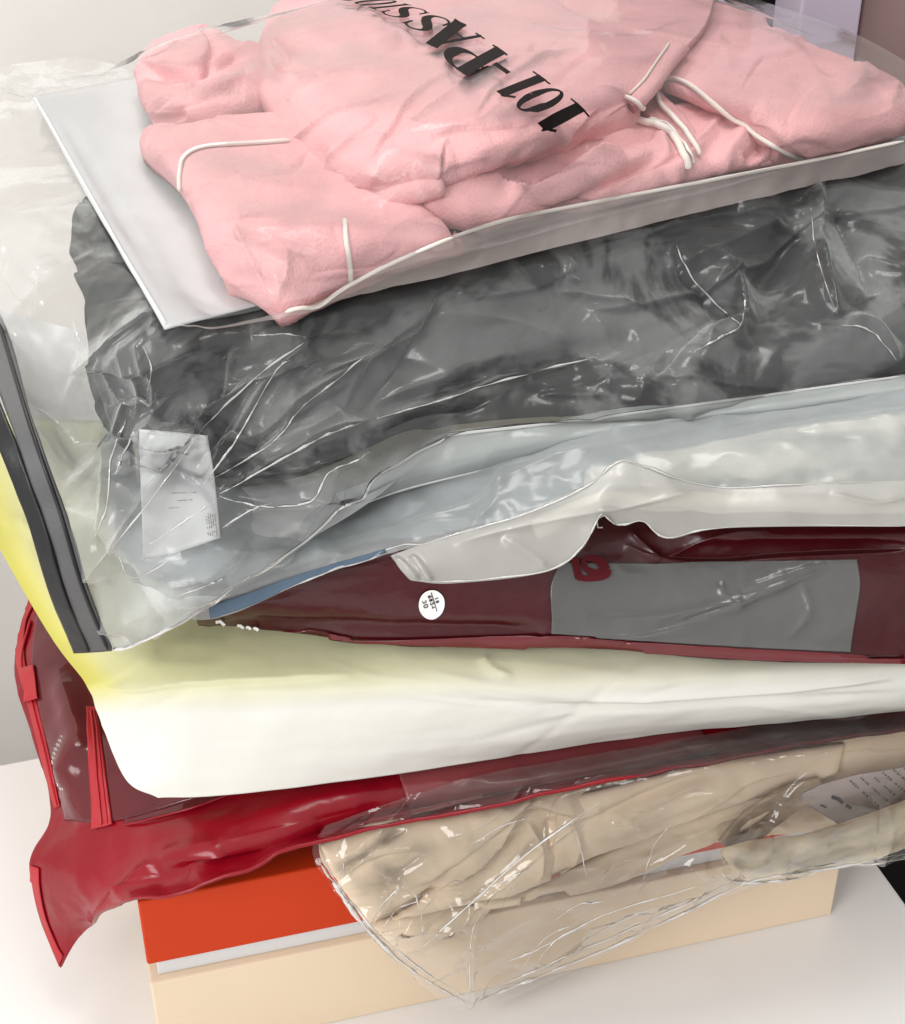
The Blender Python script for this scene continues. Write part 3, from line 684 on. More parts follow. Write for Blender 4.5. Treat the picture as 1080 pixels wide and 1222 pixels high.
# ------------------------------------------------------------------ burgundy bag
bu = thing('burgundy_bag', 'dark burgundy bag with a smoky window and a round white sticker', 'bag', at(650, 740, .2))
bs = surf('body', [
    [(250, 640, .238), (500, 560, .25), (800, 520, .253), (1200, 500, .253)],
    [(238, 706, .232), (450, 655, .243), (720, 612, .248), (900, 625, .247), (1200, 622, .247)],
    [(235, 728, .222), (450, 698, .231), (720, 665, .236), (900, 662, .237), (1200, 655, .239)],
    [(235, 736, .214), (450, 735, .216), (720, 732, .217), (900, 738, .217), (1200, 742, .217)],
    [(238, 742, .205), (450, 766, .200), (720, 775, .1995), (900, 788, .199), (1200, 794, .199)]],
    M['burgundy'], (420, 200), noise=[('f', .003, 16), ('r', .0012, 40)], thick=.002, parent=bu, creases=[
    ('g', [(250, 742), (350, 745), (560, 748), (650, 752)], -.003, 8),
    ('p', [(640, 755), (760, 764), (900, 774), (1080, 782)], .003, 10),
    ('p', [(780, 664), (860, 666), (940, 660), (1080, 655)], -.004, 20), ('r', [(745, 650), (790, 665), (850, 642), (920, 632)], .002, 6), ('r', [(750, 632), (775, 655), (790, 666)], .002, 5),
    ('r', [(690, 756), (770, 752), (830, 738), (880, 722), (910, 708), (985, 680)], .0022, 5), ('r', [(858, 695), (865, 712), (885, 722)], .0012, 5), ('r', [(940, 760), (965, 730), (955, 695)], .001, 6), ('g', [(700, 740), (800, 735), (880, 715)], -.0015, 9), ('r', [(885, 705), (930, 690), (985, 672)], .0015, 6)])
win = decal('smoky_window', bs, [[(668, 672), (780, 672), (920, 670), (1022, 668)], [(657, 700), (780, 705), (920, 705), (1026, 700)], [(658, 735), (780, 742), (920, 748), (1018, 750)], [(658, 755), (780, 765), (920, 774), (1014, 778)]], M['smoke'], (220, 70), .001, bu)
decal('bottom_seam', bs, [[(300, 757), (450, 762), (658, 757), (780, 767), (920, 776), (1080, 784)], [(300, 760), (450, 766), (658, 774), (780, 779), (920, 787), (1080, 791)]], M['burgedge'], (100, 5), .0014, bu)
# printed letter fragment, lettering and sticker
acc = ([], [])
tt = np.linspace(0, 2*np.pi, 49)
strip(bs, np.stack([708+12.5*np.cos(tt), 676+8.5*np.sin(tt)+3.5*np.cos(tt)], -1), 4.6+1.6*np.cos(tt), .0022, acc)
strip(bs, [(684, 666), (687, 676), (690, 690)], 4.5, .0024, acc); strip(bs, cr(np.array([(688, 689), (704, 690), (722, 687), (725, 680)], float), 14), 3.4, .0024, acc)
mesh('printed_letter', acc[0], acc[1], M['logo'], bu, smooth=False)
acc = ([], []); strip(bs, [(712, 622), (713, 631), (719, 631)], .8, .0014, acc); mesh('printed_mark', acc[0], acc[1], M['paper'], bu, smooth=False)
acc = ([], [])
for a, b in ((257, 268), (283, 291), (294, 300), (303, 309)): strip(bs, [(a, 739+(a-257)*.16), ((a+b)/2, 738+(a-257)*.2), (b, 741+(b-257)*.16)], 1.7, .0014, acc)
mesh('printed_letters', acc[0], acc[1], M['paper'], bu, smooth=False)
stk = disc('round_sticker', bs, (515, 720), 15.6, M['paper'], .0012, bu, asp=1.08)
RD = np.array([2.2, 6.6])*.62; UPV = np.array([6.2, -2.2])*.62           # read downwards, tops to the right
write(stk, 'sticker_digits', '18', (518.4, 713.2), RD*.75, UPV*.9, M['ink'], .55, .0003, bu)
write(stk, 'sticker_digits', '6834', (510.4, 711.0), RD*.80, UPV*.9, M['ink'], .6, .0003, bu)
write(stk, 'sticker_digits', '30', (503.6, 717.0), RD*.95, UPV*1.1, M['ink'], .55, .0003, bu)
acc = ([], []); strip(stk, [(514.3, 707), (518, 718), (521.5, 729.5)], .45, .0003, acc); mesh('sticker_line', acc[0], acc[1], M['ink'], bu, smooth=False)

# ------------------------------------------------------------------ blue-edged frosted bag with grey clothes
gc = surf('grey_garment', [
    [(130, 510, 'Y', 0.635), (255, 530, 'Y', 0.64), (420, 600, 'Y', 0.5660), (560, 550, 'Y', 0.5760), (760, 505, 'Y', 0.5860), (1200, 455, 'Y', 0.6060)],
    [(140, 640, 'Y', 0.5400), (260, 660, 'Y', 0.5350), (420, 640, 'Y', 0.5410), (570, 590, 'Y', 0.5610), (760, 545, 'Y', 0.5710), (1200, 515, 'Y', 0.5860)],
    [(175, 690, 'Y', 0.5280), (290, 706, 'Y', 0.5260), (430, 664, 'Y', 0.5360), (600, 618, 'Y', 0.5510), (760, 580, 'Y', 0.5660), (1200, 580, 'Y', 0.5760)]],
    M['greycloth'], (160, 70), noise=[('f', .006, 20), ('f', .002, 60)], thick=.004)
tag(gc, 'grey knit garment folded inside the pale blue frosted bag', 'garment')
cg = surf('cream_garment', [
    [(700, 555, 'Y', .575), (760, 545, 'Y', .575), (830, 530, 'Y', .572), (900, 515, 'Y', 0.5680), (1000, 500, 'Y', 0.5710), (1200, 480, 'Y', 0.5760)],
    [(690, 590, 'Y', .545), (740, 575, 'Y', .548), (800, 568, 'Y', .55), (860, 560, 'Y', 0.5540), (1000, 540, 'Y', 0.5590), (1200, 525, 'Y', 0.5660)],
    [(640, 622, 'Y', .535), (720, 588, 'Y', .538), (790, 594, 'Y', .539), (860, 600, 'Y', 0.5360), (1000, 600, 'Y', 0.5410), (1200, 600, 'Y', 0.5460)],
    [(640, 640, 'Y', .528), (720, 598, 'Y', .531), (790, 603, 'Y', .533), (860, 612, 'Y', .536), (1000, 612, 'Y', .540), (1200, 612, 'Y', .545)]], M['creamcloth'], (140, 60), noise=[('f', .004, 24)], thick=.003)
tag(cg, 'cream knit garment folded inside the frosted cream bag', 'garment')
fb = surf('frosted_blue_bag', [
    [(118, 490, 'Y', 0.625), (235, 500, 'Y', 0.630), (400, 590, 'Y', 0.5710), (540, 535, 'Y', 0.5810), (750, 490, 'Y', 0.5860), (950, 470, 'Y', 0.6010), (1200, 445, 'Y', 0.6160)],
    [(128, 635, 'Y', 0.5330), (243, 640, 'Y', 0.5240), (400, 645, 'Y', 0.5340), (560, 595, 'Y', 0.5440), (750, 540, 'Y', 0.5560), (950, 525, 'Y', 0.5620), (1200, 500, 'Y', 0.5760)],
    [(165, 706, 'Y', 0.5200), (250, 739, 'Y', 0.5120), (400, 680, 'Y', 0.5210), (590, 627, 'Y', 0.5290), (740, 585, 'Y', 0.5410), (950, 590, 'Y', 0.5420), (1200, 590, 'Y', 0.5460)]],
    M['frostblue'], (260, 110), over=[gc, cg], noise=[('f', .003, 18), ('r', .0022, 40)], creases=[
    ('r', [(560, 630), (590, 600), (600, 560)], .003, 7), ('g', [(380, 650), (470, 605), (600, 585)], -.005, 22), ('r', [(400, 640), (520, 615), (640, 560), (730, 530)], .003, 8)])
tag(fb, 'pale frosted bag with a blue lower edge under the charcoal bag', 'plastic bag')
decal('blue_edge', fb, [[(249, 722), (300, 705), (360, 684), (400, 673), (460, 656)], [(251, 738), (300, 722), (358, 696), (402, 680), (462, 663)]], M['bluecloth'], (70, 6), .0007, fb)
pinch(fb, [(249, 738), (300, 721), (355, 697), (420, 674), (500, 651), (588, 626), (640, 611)], .0007, parent=fb, seed=5)

# ------------------------------------------------------------------ frosted cream bag
fcb = surf('frosted_cream_bag', [
    [(700, 560, 'Y', 0.5760), (760, 535, 'Y', 0.5760), (820, 525, 'Y', 0.5760), (900, 525, 'Y', 0.5760), (1000, 510, 'Y', 0.5810), (1200, 495, 'Y', 0.5860)],
    [(466, 663, 'Y', 0.5080), (540, 637, 'Y', 0.5110), (625, 612, 'Y', 0.5140), (700, 578, 'Y', 0.5190), (738, 549, 'Y', 0.5240), (772, 556, 'Y', 0.5240), (850, 580, 'Y', 0.5240), (950, 577, 'Y', 0.5260), (1080, 573, 'Y', 0.5290), (1200, 571, 'Y', 0.5310)],
    [(478, 680, 'Y', 0.5010), (540, 668, 'Y', 0.5040), (630, 645, 'Y', 0.5080), (685, 612, 'Y', 0.5130), (735, 578, 'Y', 0.5160), (778, 588, 'Y', 0.5160), (850, 606, 'Y', 0.5160), (950, 604, 'Y', 0.5180), (1080, 602, 'Y', 0.5220), (1200, 600, 'Y', 0.5260)],
    [(490, 692, 'Y', 0.5000), (540, 696, 'Y', 0.5000), (650, 683, 'Y', 0.5020), (694, 656, 'Y', 0.5060), (717, 617, 'Y', 0.5110), (738, 627, 'Y', 0.5125), (768, 622, 'Y', 0.5120), (796, 643, 'Y', 0.5100), (870, 630, 'Y', 0.5120), (1080, 628, 'Y', 0.5160), (1200, 627, 'Y', 0.5210)]][1:],
    M['frostcream'], (300, 70), over=[cg], by_len=True, noise=[('f', .0015, 26)], thick=.0004, creases=[
    ('r', [(540, 650), (625, 628), (765, 600), (850, 582)], .002, 5), ('r', [(600, 640), (640, 665), (655, 682)], .002, 6), ('g', [(470, 665), (500, 690)], .002, 4), ('g', [(490, 662), (515, 692)], .002, 4),
    ('r', [(990, 590), (1040, 600), (1080, 596)], .002, 5)])
tag(fcb, 'frosted cream bag with a wavy notched edge above the burgundy bag', 'plastic bag')
pinch(fcb, [(468, 663), (540, 639), (625, 614), (700, 580), (738, 551), (772, 558), (850, 581), (950, 578), (1078, 574)], .0007, parent=fcb, seed=5)
pinch(fcb, [(492, 691), (540, 694), (648, 682), (692, 655), (716, 619), (738, 626), (767, 622), (796, 641), (870, 629), (1078, 627)], .0007, parent=fcb, seed=5)

# ------------------------------------------------------------------ charcoal garment in the big zip bag
ch = surf('charcoal_garment', [
    [(95, 238, .325), (180, 230, .332), (330, 220, .335), (560, 190, .334), (800, 175, .334), (1000, 140, .334), (1250, 110, .334)],
    [(84, 300, .318), (170, 300, .331), (330, 300, .334), (560, 255, .334), (800, 222, .334), (1000, 170, .334), (1250, 130, .334)],
    [(104, 380, .312), (190, 392, .327), (340, 380, .328), (560, 335, .328), (780, 282, .328), (1000, 222, .329), (1250, 160, .33)],
    [(102, 450, .295), (190, 450, .304), (340, 440, .306), (560, 400, .308), (780, 355, .308), (1000, 300, .309), (1250, 240, .31)],
    [(112, 495, .282), (195, 500, .286), (340, 495, .286), (550, 470, .283), (780, 430, .286), (1000, 385, .289), (1250, 335, .29)],
    [(145, 532, .268), (225, 582, .256), (350, 572, .262), (530, 512, .268), (780, 488, .268), (1000, 450, .272), (1250, 415, .275)]],
    M['charcoal'], (220, 160), puff=.008, edge=.02, sides='lb', noise=[('f', .004, 16), ('f', .0008, 70)], thick=.006, zmax=.336, creases=wrinkles(21, (90, 230, 1080, 520), 50, 22, 25, (90, 300), (.0015, .0045), (8, 24)) + [
    ('o', [(430, 500), (520, 470), (640, 440), (720, 425)], -.006, 16), ('g', [(960, 225), (930, 310), (900, 370)], -.006, 18),
    ('g', [(115, 255), (95, 275), (120, 290)], .005, 10), ('g', [(95, 300), (130, 330)], -.004, 8), ('g', [(80, 285), (110, 270)], -.004, 6),
    ('g', [(150, 260), (130, 340), (125, 420)], .004, 14), ('o', [(1000, 240), (1020, 300), (1080, 320)], -.007, 14)])
tag(ch, 'charcoal black garment folded inside the big zip bag', 'garment')
pc = surf('swing_tag', [
    [(166, 512, 'Y', .5225), (205, 515, 'Y', .5235), (248, 520, 'Y', .5245)],
    [(168, 580, 'Y', .5175), (210, 580, 'Y', .5185), (256, 572, 'Y', .5195)],
    [(171, 668, 'Y', .511), (215, 658, 'Y', .512), (263, 642, 'Y', .513)]], M['tagpaper'], (40, 40), noise=[('f', .001, 25)], thick=.0004)
tag(pc, 'white paper tag seen through the left front of the zip bag', 'tag')
for k in range(5): scribble(pc, 'print_line', (246+k*2.6, 612+k*.3), (249+k*2.6, 640), M['greyink'], pc, .5, 40+k)
for k, (a, b) in enumerate(((205, 236), (212, 230), (202, 214))): scribble(pc, 'print_line', (a, 588+k*9), (b, 587+k*9), M['greyink'], pc, .5, 60+k)

bg2 = thing('big_zip_bag', 'large clear wrinkled zip bag with a black zip, holding the charcoal garment', 'plastic bag', at(400, 400, .33))
fs = surf('front_film', [
    [(-190, 90, .332), (-20, 80, .333), (130, 75, .335), (330, 190, .3385), (560, 175, .337), (800, 165, .337), (1000, 130, .337), (1250, 100, .337)],
    [(-110, 230, .328), (30, 240, .332), (150, 260, .336), (330, 290, .339), (560, 240, .339), (800, 215, .337), (1000, 162, .337), (1250, 122, .337)],
    [(-20, 370, .312), (60, 390, .318), (180, 400, .331), (340, 378, .333), (560, 326, .334), (780, 268, .334), (1000, 205, .336), (1250, 140, .337)],
    [(30, 500, .288), (100, 500, .296), (190, 480, .304), (340, 452, .311), (560, 400, .314), (780, 350, .314), (1000, 295, .316), (1250, 235, .317)],
    [(70, 610, 'Y', .515), (125, 610, 'Y', .512), (210, 590, 'Y', .512), (340, 545, 'Y', .53), (545, 470, 'Y', .572), (780, 432, 'Y', .594), (1000, 388, 'Y', .622), (1250, 335, 'Y', .66)],
    [(100, 700, 'Y', .506), (140, 705, 'Y', .503), (235, 665, 'Y', .503), (355, 605, 'Y', .522), (535, 518, 'Y', .560), (780, 492, 'Y', .578), (1000, 458, 'Y', .605), (1250, 420, 'Y', .64)],
    [(131, 777, 'Y', .508), (160, 772, 'Y', .506), (252, 726, 'Y', .506), (360, 652, 'Y', .525), (532, 524, 'Y', .566), (780, 500, 'Y', .584), (1000, 466, 'Y', .61), (1250, 428, 'Y', .645)]],
    M['big'], (600, 420), zmax=.3395, over=[ch, pc], noise=[('f', .005, 10), ('r', .0040, 17, (1, 1, .8)), ('r', .0008, 42)], pinedge=.015, parent=bg2, creases=wrinkles(41, (100, 400, 520, 760), 46, 38, 26, (80, 260), (.0020, .0050), (9, 26), 'rrp', .12) + wrinkles(42, (450, 230, 1080, 500), 44, 24, 40, (70, 260), (.0014, .0040), (10, 28), 'rrp', .15) + wrinkles(43, (0, 90, 110, 500), 14, 100, 30, (60, 160), (.0008, .0020), (6, 14), 'rp', .2) + [
    ('r', [(368, 404), (318, 440), (254, 498), (206, 562), (172, 607), (100, 693)], .007, 9), ('r', [(300, 400), (345, 400), (368, 406)], .005, 8),
    ('r', [(350, 428), (328, 445), (283, 522), (243, 577)], .007, 8), ('r', [(243, 577), (323, 530), (357, 490), (393, 460), (470, 400)], .006, 9),
    ('r', [(262, 590), (343, 543), (393, 517), (440, 501)], .006, 7), ('r', [(262, 592), (300, 603), (330, 605), (372, 597), (392, 565), (425, 550), (470, 530)], .004, 6),
    ('r', [(262, 592), (290, 570), (360, 560), (440, 535)], .003, 6), ('r', [(405, 610), (398, 585), (420, 565), (435, 592)], .003, 5), ('r', [(265, 630), (300, 608), (330, 600)], .003, 6),
    ('r', [(450, 500), (527, 477), (600, 454), (715, 425)], .008, 10), ('g', [(450, 490), (540, 462), (640, 435), (735, 405)], -.006, 12), ('g', [(300, 460), (262, 520), (225, 575)], -.005, 11), ('g', [(275, 560), (340, 515), (385, 480)], -.005, 11),
    ('r', [(150, 412), (170, 450), (150, 500), (132, 548), (128, 600), (112, 645)], .006, 8), ('r', [(172, 415), (185, 440), (178, 480), (165, 505)], .006, 6), ('r', [(125, 420), (142, 460), (165, 480), (190, 500)], .005, 6),
    ('r', [(112, 748), (150, 748), (160, 770)], .003, 5), ('r', [(180, 700), (240, 680), (300, 640)], .003, 7), ('r', [(210, 715), (270, 695), (340, 650)], .003, 5),
    ('r', [(806, 290), (820, 330), (850, 362), (884, 388)], -.008, 10), ('r', [(828, 297), (868, 322), (888, 369), (882, 391), (845, 410), (830, 445)], .009, 11), ('g', [(800, 440), (850, 425), (890, 400)], .006, 16),
    ('r', [(978, 208), (966, 245), (972, 300), (1000, 385)], .010, 11), ('g', [(950, 235), (935, 300), (900, 380)], -.006, 22), ('r', [(980, 215), (1020, 310), (1040, 360)], -.006, 9), ('r', [(1005, 388), (1040, 392), (1072, 432)], .006, 8),
    ('r', [(1020, 312), (1050, 325), (1090, 335)], .005, 7), ('g', [(620, 440), (700, 430), (760, 400)], -.004, 14), ('r', [(680, 310), (674, 330), (690, 337)], .003, 4)])
for k, (ln, r) in enumerate([
    ([(368, 404), (318, 440), (254, 498), (206, 562), (172, 607), (100, 693)], .0008), ([(300, 400), (345, 399), (368, 405)], .0007),
    ([(350, 428), (328, 445), (283, 522), (243, 577)], .0008), ([(243, 577), (323, 530), (357, 490), (393, 460), (450, 412)], .0007),
    ([(262, 590), (343, 543), (393, 517), (440, 501)], .0009), ([(262, 592), (300, 603), (330, 605), (372, 597), (392, 565), (425, 550), (440, 540)], .0008),
    ([(265, 630), (300, 608), (330, 600)], .0006),
    ([(450, 500), (527, 477), (600, 454), (715, 425)], .0008), ([(150, 500), (132, 548), (128, 600), (112, 645)], .0008), ([(165, 505), (150, 535), (140, 560)], .0006),
    ([(210, 712), (250, 697), (270, 688)], .0006), ([(172, 415), (180, 440), (176, 470)], .0005),
    ([(888, 350), (889, 369), (882, 391), (860, 402), (838, 415)], .0009), ([(806, 292), (825, 330), (860, 368), (884, 388)], .0006),
    ([(968, 245), (974, 300), (1000, 380)], .0005), ([(1005, 388), (1040, 395), (1070, 430)], .0008), ([(180, 650), (215, 625), (262, 595)], .0007), ([(140, 660), (160, 690), (215, 660)], .0004)]):
    pinch(fs, ln, r, parent=bg2, seed=k)
# lower lips of the bag: the folded edge and the sheet under it
us = surf('under_film', [
    [(400, 590, 'Y', .548), (470, 560, 'Y', .557), (532, 517, 'Y', .564), (680, 503, 'Y', .574), (850, 480, 'Y', .588), (1080, 448, 'Y', .615), (1250, 425, 'Y', .64)],
    [(410, 602, 'Y', .548), (480, 572, 'Y', .555), (580, 542, 'Y', .560), (700, 520, 'Y', .568), (850, 495, 'Y', .58), (1080, 465, 'Y', .60), (1250, 445, 'Y', .63)],
    [(415, 608, 'Y', .552), (480, 586, 'Y', .558), (560, 566, 'Y', .563), (690, 536, 'Y', .572), (850, 508, 'Y', .584), (1080, 483, 'Y', .605), (1250, 465, 'Y', .635)]],
    M['frostgreen'], (220, 40), noise=[('f', .002, 20), ('r', .001, 50)], parent=bg2)
cord_on('seam', us, [(532, 519), (620, 510), (700, 501), (850, 481), (960, 466), (1076, 450)], .0009, M['seam'], bg2, .0003, 80)
cord_on('seam', us, [(420, 606), (480, 584), (560, 564), (690, 534), (850, 506), (1076, 482)], .0006, M['seam'], bg2, .0003, 80)
cord_on('seam', fs, [(136, 774), (162, 768), (252, 723), (360, 649), (440, 592), (530, 523)], .0008, M['seam'], bg2, .0003, 80)
surf('back_film', [
    [(-40, 360, 'Y', .66), (110, 400, 'Y', .64), (200, 440, 'Y', .635), (340, 450, 'Y', .635), (480, 450, 'Y', .645), (560, 450, 'Y', .65)],
    [(34, 520, 'Y', .555), (116, 530, 'Y', .60), (205, 530, 'Y', .605), (340, 500, 'Y', .615), (475, 480, 'Y', .63), (550, 470, 'Y', .635)],
    [(66, 615, 'Y', .529), (130, 612, 'Y', .534), (210, 592, 'Y', .562), (340, 548, 'Y', .585), (470, 510, 'Y', .612), (545, 495, 'Y', .622)],
    [(96, 703, 'Y', .517), (140, 706, 'Y', .521), (235, 665, 'Y', .524), (345, 612, 'Y', .545), (450, 560, 'Y', .580), (535, 522, 'Y', .600)],
    [(130, 777, 'Y', .5105), (160, 770, 'Y', .510), (252, 724, 'Y', .510), (356, 652, 'Y', .529), (440, 600, 'Y', .545), (528, 527, 'Y', .569)]],
    M['frost'], (180, 130), noise=[('f', .002, 16), ('r', .0025, 30)], pinedge=.01, parent=bg2)
# zip down the left edge
zt = surf('zip_tape', [
    [(-210, 100, .331), (-110, 235, .327), (-38, 372, .311), (10, 500, 'Y', .538), (50, 612, 'Y', .514), (78, 702, 'Y', .505), (104, 779, 'Y', .507)],
    [(-180, 90, .333), (-95, 230, .329), (-2, 370, .3125), (38, 500, 'Y', .536), (76, 610, 'Y', .512), (103, 700, 'Y', .503), (133, 777, 'Y', .505)]],
    M['zip_grey'], (140, 10), noise=[('f', .001, 30)], thick=.0014, parent=bg2)
surf('zip_edge', [
    [(-240, 110, .329), (-140, 245, .325), (-66, 378, .309), (-16, 500, 'Y', .54), (28, 612, 'Y', .516), (58, 704, 'Y', .507), (87, 781, 'Y', .508)],
    [(-214, 102, .3315), (-114, 237, .3275), (-42, 373, .3115), (7, 500, 'Y', .5375), (47, 612, 'Y', .5135), (75, 702, 'Y', .5045), (106, 779, 'Y', .5055)]],
    M['zip_black'], (140, 10), noise=[('f', .0012, 40)], thick=.0022, parent=bg2)
tube('zip_teeth', [hit(zt, p[0], p[1], .0004) for p in cr(np.array([(-6, 368, 0), (34, 500, 0), (72, 610, 0), (98, 698, 0), (129, 775, 0)], float), 70)], .0008, M['zip_black'], bg2)

# ------------------------------------------------------------------ pink garment in the top bag
Z0 = .3430
PB = dict(A=at(38, 115, Z0+.001), B=at(196, 391, Z0-.003), C=at(1140, 150, Z0), D=None)
PB['D'] = PB['A'] + (PB['C']-PB['B'])*0.99
tbg = thing('printed_zip_bag', 'clear bag with black lettering round the pink clothes on top', 'plastic bag', PB['B'])
def w(p): return ('w',) + tuple(p)
bsheet = surf('back_sheet', [[w(PB['A']), w(PB['A']*.5+PB['D']*.5), w(PB['D'])], [w(PB['A']*.5+PB['B']*.5+np.array([0, 0, -.001])), w((PB['A']+PB['B']+PB['C']+PB['D'])/4), w(PB['C']*.5+PB['D']*.5)], [w(PB['B']), w(PB['B']*.5+PB['C']*.5), w(PB['C'])]],
    M['frostsheet'], (140, 90), noise=[('f', .0016, 14)], thick=.0008, parent=tbg, creases=[('g', [(60, 140), (130, 260), (210, 388)], .0012, 3), ('g', [(75, 140), (142, 250), (222, 380)], -.001, 3)])
cord_on('seam', bsheet, [(41, 117), (70, 166), (110, 236), (150, 307), (198, 388)], .0006, M['paper'], tbg, .0006, 50)

pk = thing('pink_garment', 'pink cotton clothes with cream piping folded in the topmost bag', 'garment', at(500, 200, .35))
NZ = [('f', .0022, 26), ('f', .0007, 70)]
g_c = surf('sleeve_cuff', [
    [(168, 62, .358), (205, 44, .366), (248, 36, .368), (285, 52, .366), (322, 55, .364)],
    [(160, 88, .357), (205, 80, .367), (250, 75, .37), (285, 85, .366), (325, 80, .364)],
    [(166, 122, .356), (205, 115, .364), (250, 110, .366), (290, 108, .364), (325, 105, .362)],
    [(182, 150, .351), (215, 150, .354), (255, 148, .356), (290, 138, .357), (325, 130, .357)]], M['pink'], (110, 80), puff=.007, edge=.014, noise=NZ, thick=.006, parent=pk, creases=wrinkles(31, (160, 40, 330, 150), 10, 24, 28, (50, 170), (.0008, .0024), (5, 13)) + [
    ('o', [(170, 80), (200, 88), (240, 88), (252, 60), (240, 45)], -.006, 10), ('g', [(165, 90), (220, 92), (300, 72)], -.005, 6), ('g', [(180, 145), (210, 140), (225, 135)], -.004, 5), ('g', [(230, 120), (290, 95)], .003, 8), ('g', [(200, 118), (290, 118)], -.002, 8)])
g_b = surf('folded_leg', [
    [(166, 158, .352), (235, 148, .357), (330, 140, .36), (440, 150, .36)],
    [(168, 178, .353), (230, 180, .3585), (340, 180, .361), (450, 200, .36)],
    [(215, 232, .352), (270, 238, .359), (370, 240, .361), (520, 250, .358)],
    [(245, 295, .349), (290, 300, .356), (390, 295, .358), (545, 285, .354)],
    [(268, 340, .345), (332, 370, .345), (415, 343, .346), (560, 302, .346)]], M['pink'], (160, 130), puff=.009, edge=.018, noise=NZ, thick=.006, parent=pk, creases=wrinkles(32, (170, 150, 560, 360), 26, 24, 28, (50, 170), (.0008, .0024), (5, 13)) + [
    ('g', [(225, 242), (255, 228), (285, 214)], -.003, 6), ('g', [(240, 262), (300, 235), (350, 232)], .003, 14), ('g', [(290, 270), (340, 262), (400, 262)], -.002, 12), ('g', [(250, 300), (330, 300), (400, 290)], .003, 16), ('r', [(285, 285), (310, 330), (325, 365)], .003, 8), ('r', [(345, 310), (340, 345), (328, 368)], .003, 8)])
g_d = surf('folded_layer', [
    [(428, 232, .357), (560, 205, .362), (680, 165, .364), (790, 130, .364), (960, 95, .362)],
    [(436, 252, .354), (560, 235, .361), (690, 205, .362), (800, 170, .361), (965, 135, .358)],
    [(450, 262, .350), (580, 258, .355), (695, 232, .356), (820, 200, .355), (970, 165, .353)],
    [(470, 268, .346), (590, 270, .347), (700, 247, .348), (850, 212, .348), (975, 187, .348)]], M['pink'], (200, 90), puff=.006, edge=.012, noise=NZ, thick=.005, parent=pk, creases=wrinkles(33, (430, 130, 970, 270), 26, 24, 28, (50, 170), (.0008, .0024), (5, 13)) + [
    ('g', [(500, 250), (570, 225), (600, 205)], .004, 10), ('o', [(590, 215), (605, 232), (630, 235), (680, 210), (740, 185)], .006, 14), ('g', [(620, 225), (660, 215), (700, 190)], -.005, 8),
    ('g', [(640, 258), (720, 222), (790, 190)], -.005, 6), ('g', [(660, 262), (740, 228), (800, 205)], .003, 8), ('g', [(700, 185), (760, 172), (790, 165)], -.005, 7), ('g', [(790, 215), (830, 180), (860, 150)], .004, 7), ('g', [(850, 205), (875, 175), (890, 160)], .004, 9), ('g', [(885, 195), (905, 178), (910, 165)], -.005, 7), ('g', [(770, 150), (785, 175), (790, 200)], .004, 7)])
g_m = surf('folded_front', [
    [(318, 20, .360), (420, -10, .368), (560, -40, .373), (720, -70, .373), (850, -40, .368)],
    [(303, 72, .361), (430, 68, .3755), (580, 52, .381), (740, 40, .382), (845, 30, .376)],
    [(308, 122, .359), (430, 138, .3775), (570, 125, .382), (700, 105, .381), (800, 85, .376)],
    [(352, 182, .357), (450, 195, .3715), (560, 178, .3775), (660, 155, .377), (760, 122, .372)],
    [(402, 238, .353), (445, 255, .355), (545, 226, .362), (650, 192, .365), (760, 158, .364)]], M['pink'], (230, 170), puff=.012, edge=.02, sides='lb', noise=[('f', .0030, 20), ('f', .0007, 70)], thick=.006, parent=pk, creases=wrinkles(11, (310, 0, 780, 250), 34, 24, 22, (70, 220), (.0012, .0032), (6, 16)) + wrinkles(12, (420, 160, 770, 250), 16, 26, 14, (60, 150), (.0015, .0035), (5, 11)) + [
    ('g', [(330, 90), (420, 75), (480, 68)], -.005, 12), ('r', [(325, 60), (345, 75), (330, 90)], -.005, 7), ('g', [(430, 30), (470, 55), (500, 75)], .004, 9), ('g', [(450, 25), (485, 50), (530, 60)], -.004, 8),
    ('g', [(520, 215), (600, 180), (650, 160)], .004, 9), ('g', [(560, 215), (620, 185), (660, 170)], -.004, 7), ('o', [(655, 195), (690, 180), (740, 168), (770, 160)], -.007, 12), ('g', [(600, 195), (640, 170), (670, 172)], .004, 10), ('g', [(640, 150), (700, 140), (750, 120)], -.003, 8), ('g', [(420, 225), (470, 210), (540, 200)], .003, 14),
    ('g', [(560, 40), (640, 60), (720, 50)], -.002, 10), ('g', [(600, 20), (680, 25), (740, 10)], .002, 10), ('g', [(690, 85), (740, 90), (790, 75)], .002, 10), ('g', [(660, 10), (720, 30), (800, 25)], -.003, 8)])
roll = [hit(g_m, *p, -.003) for p in ((424, 243), (440, 246), (452, 243))]
g_r = surf('right_panel', [
    [(790, 40, .366), (872, 10, .366), (950, 50, .362), (1085, 108, .358)],
    [(795, 68, .372), (890, 55, .374), (990, 80, .369), (1090, 120, .360)],
    [(785, 100, .371), (870, 112, .3755), (980, 120, .370), (1094, 130, .359)],
    [(800, 98, .369), (868, 135, .3665), (965, 165, .361), (1096, 143, .356)],
    [(812, 108, .361), (866, 146, .358), (950, 189, .350), (1098, 158, .349)]], M['pink'], (180, 110), puff=.006, edge=.010, sides='lrb', noise=NZ, thick=.006, parent=pk, creases=wrinkles(34, (790, 20, 1100, 190), 22, 24, 28, (50, 170), (.0008, .0024), (5, 13)) + [
    ('g', [(860, 50), (920, 60), (930, 55)], -.004, 7), ('g', [(880, 38), (930, 30), (960, 35)], -.003, 6), ('g', [(1075, 100), (1060, 130), (1085, 145)], .003, 7), ('g', [(900, 130), (930, 160), (950, 175)], .002, 10)])
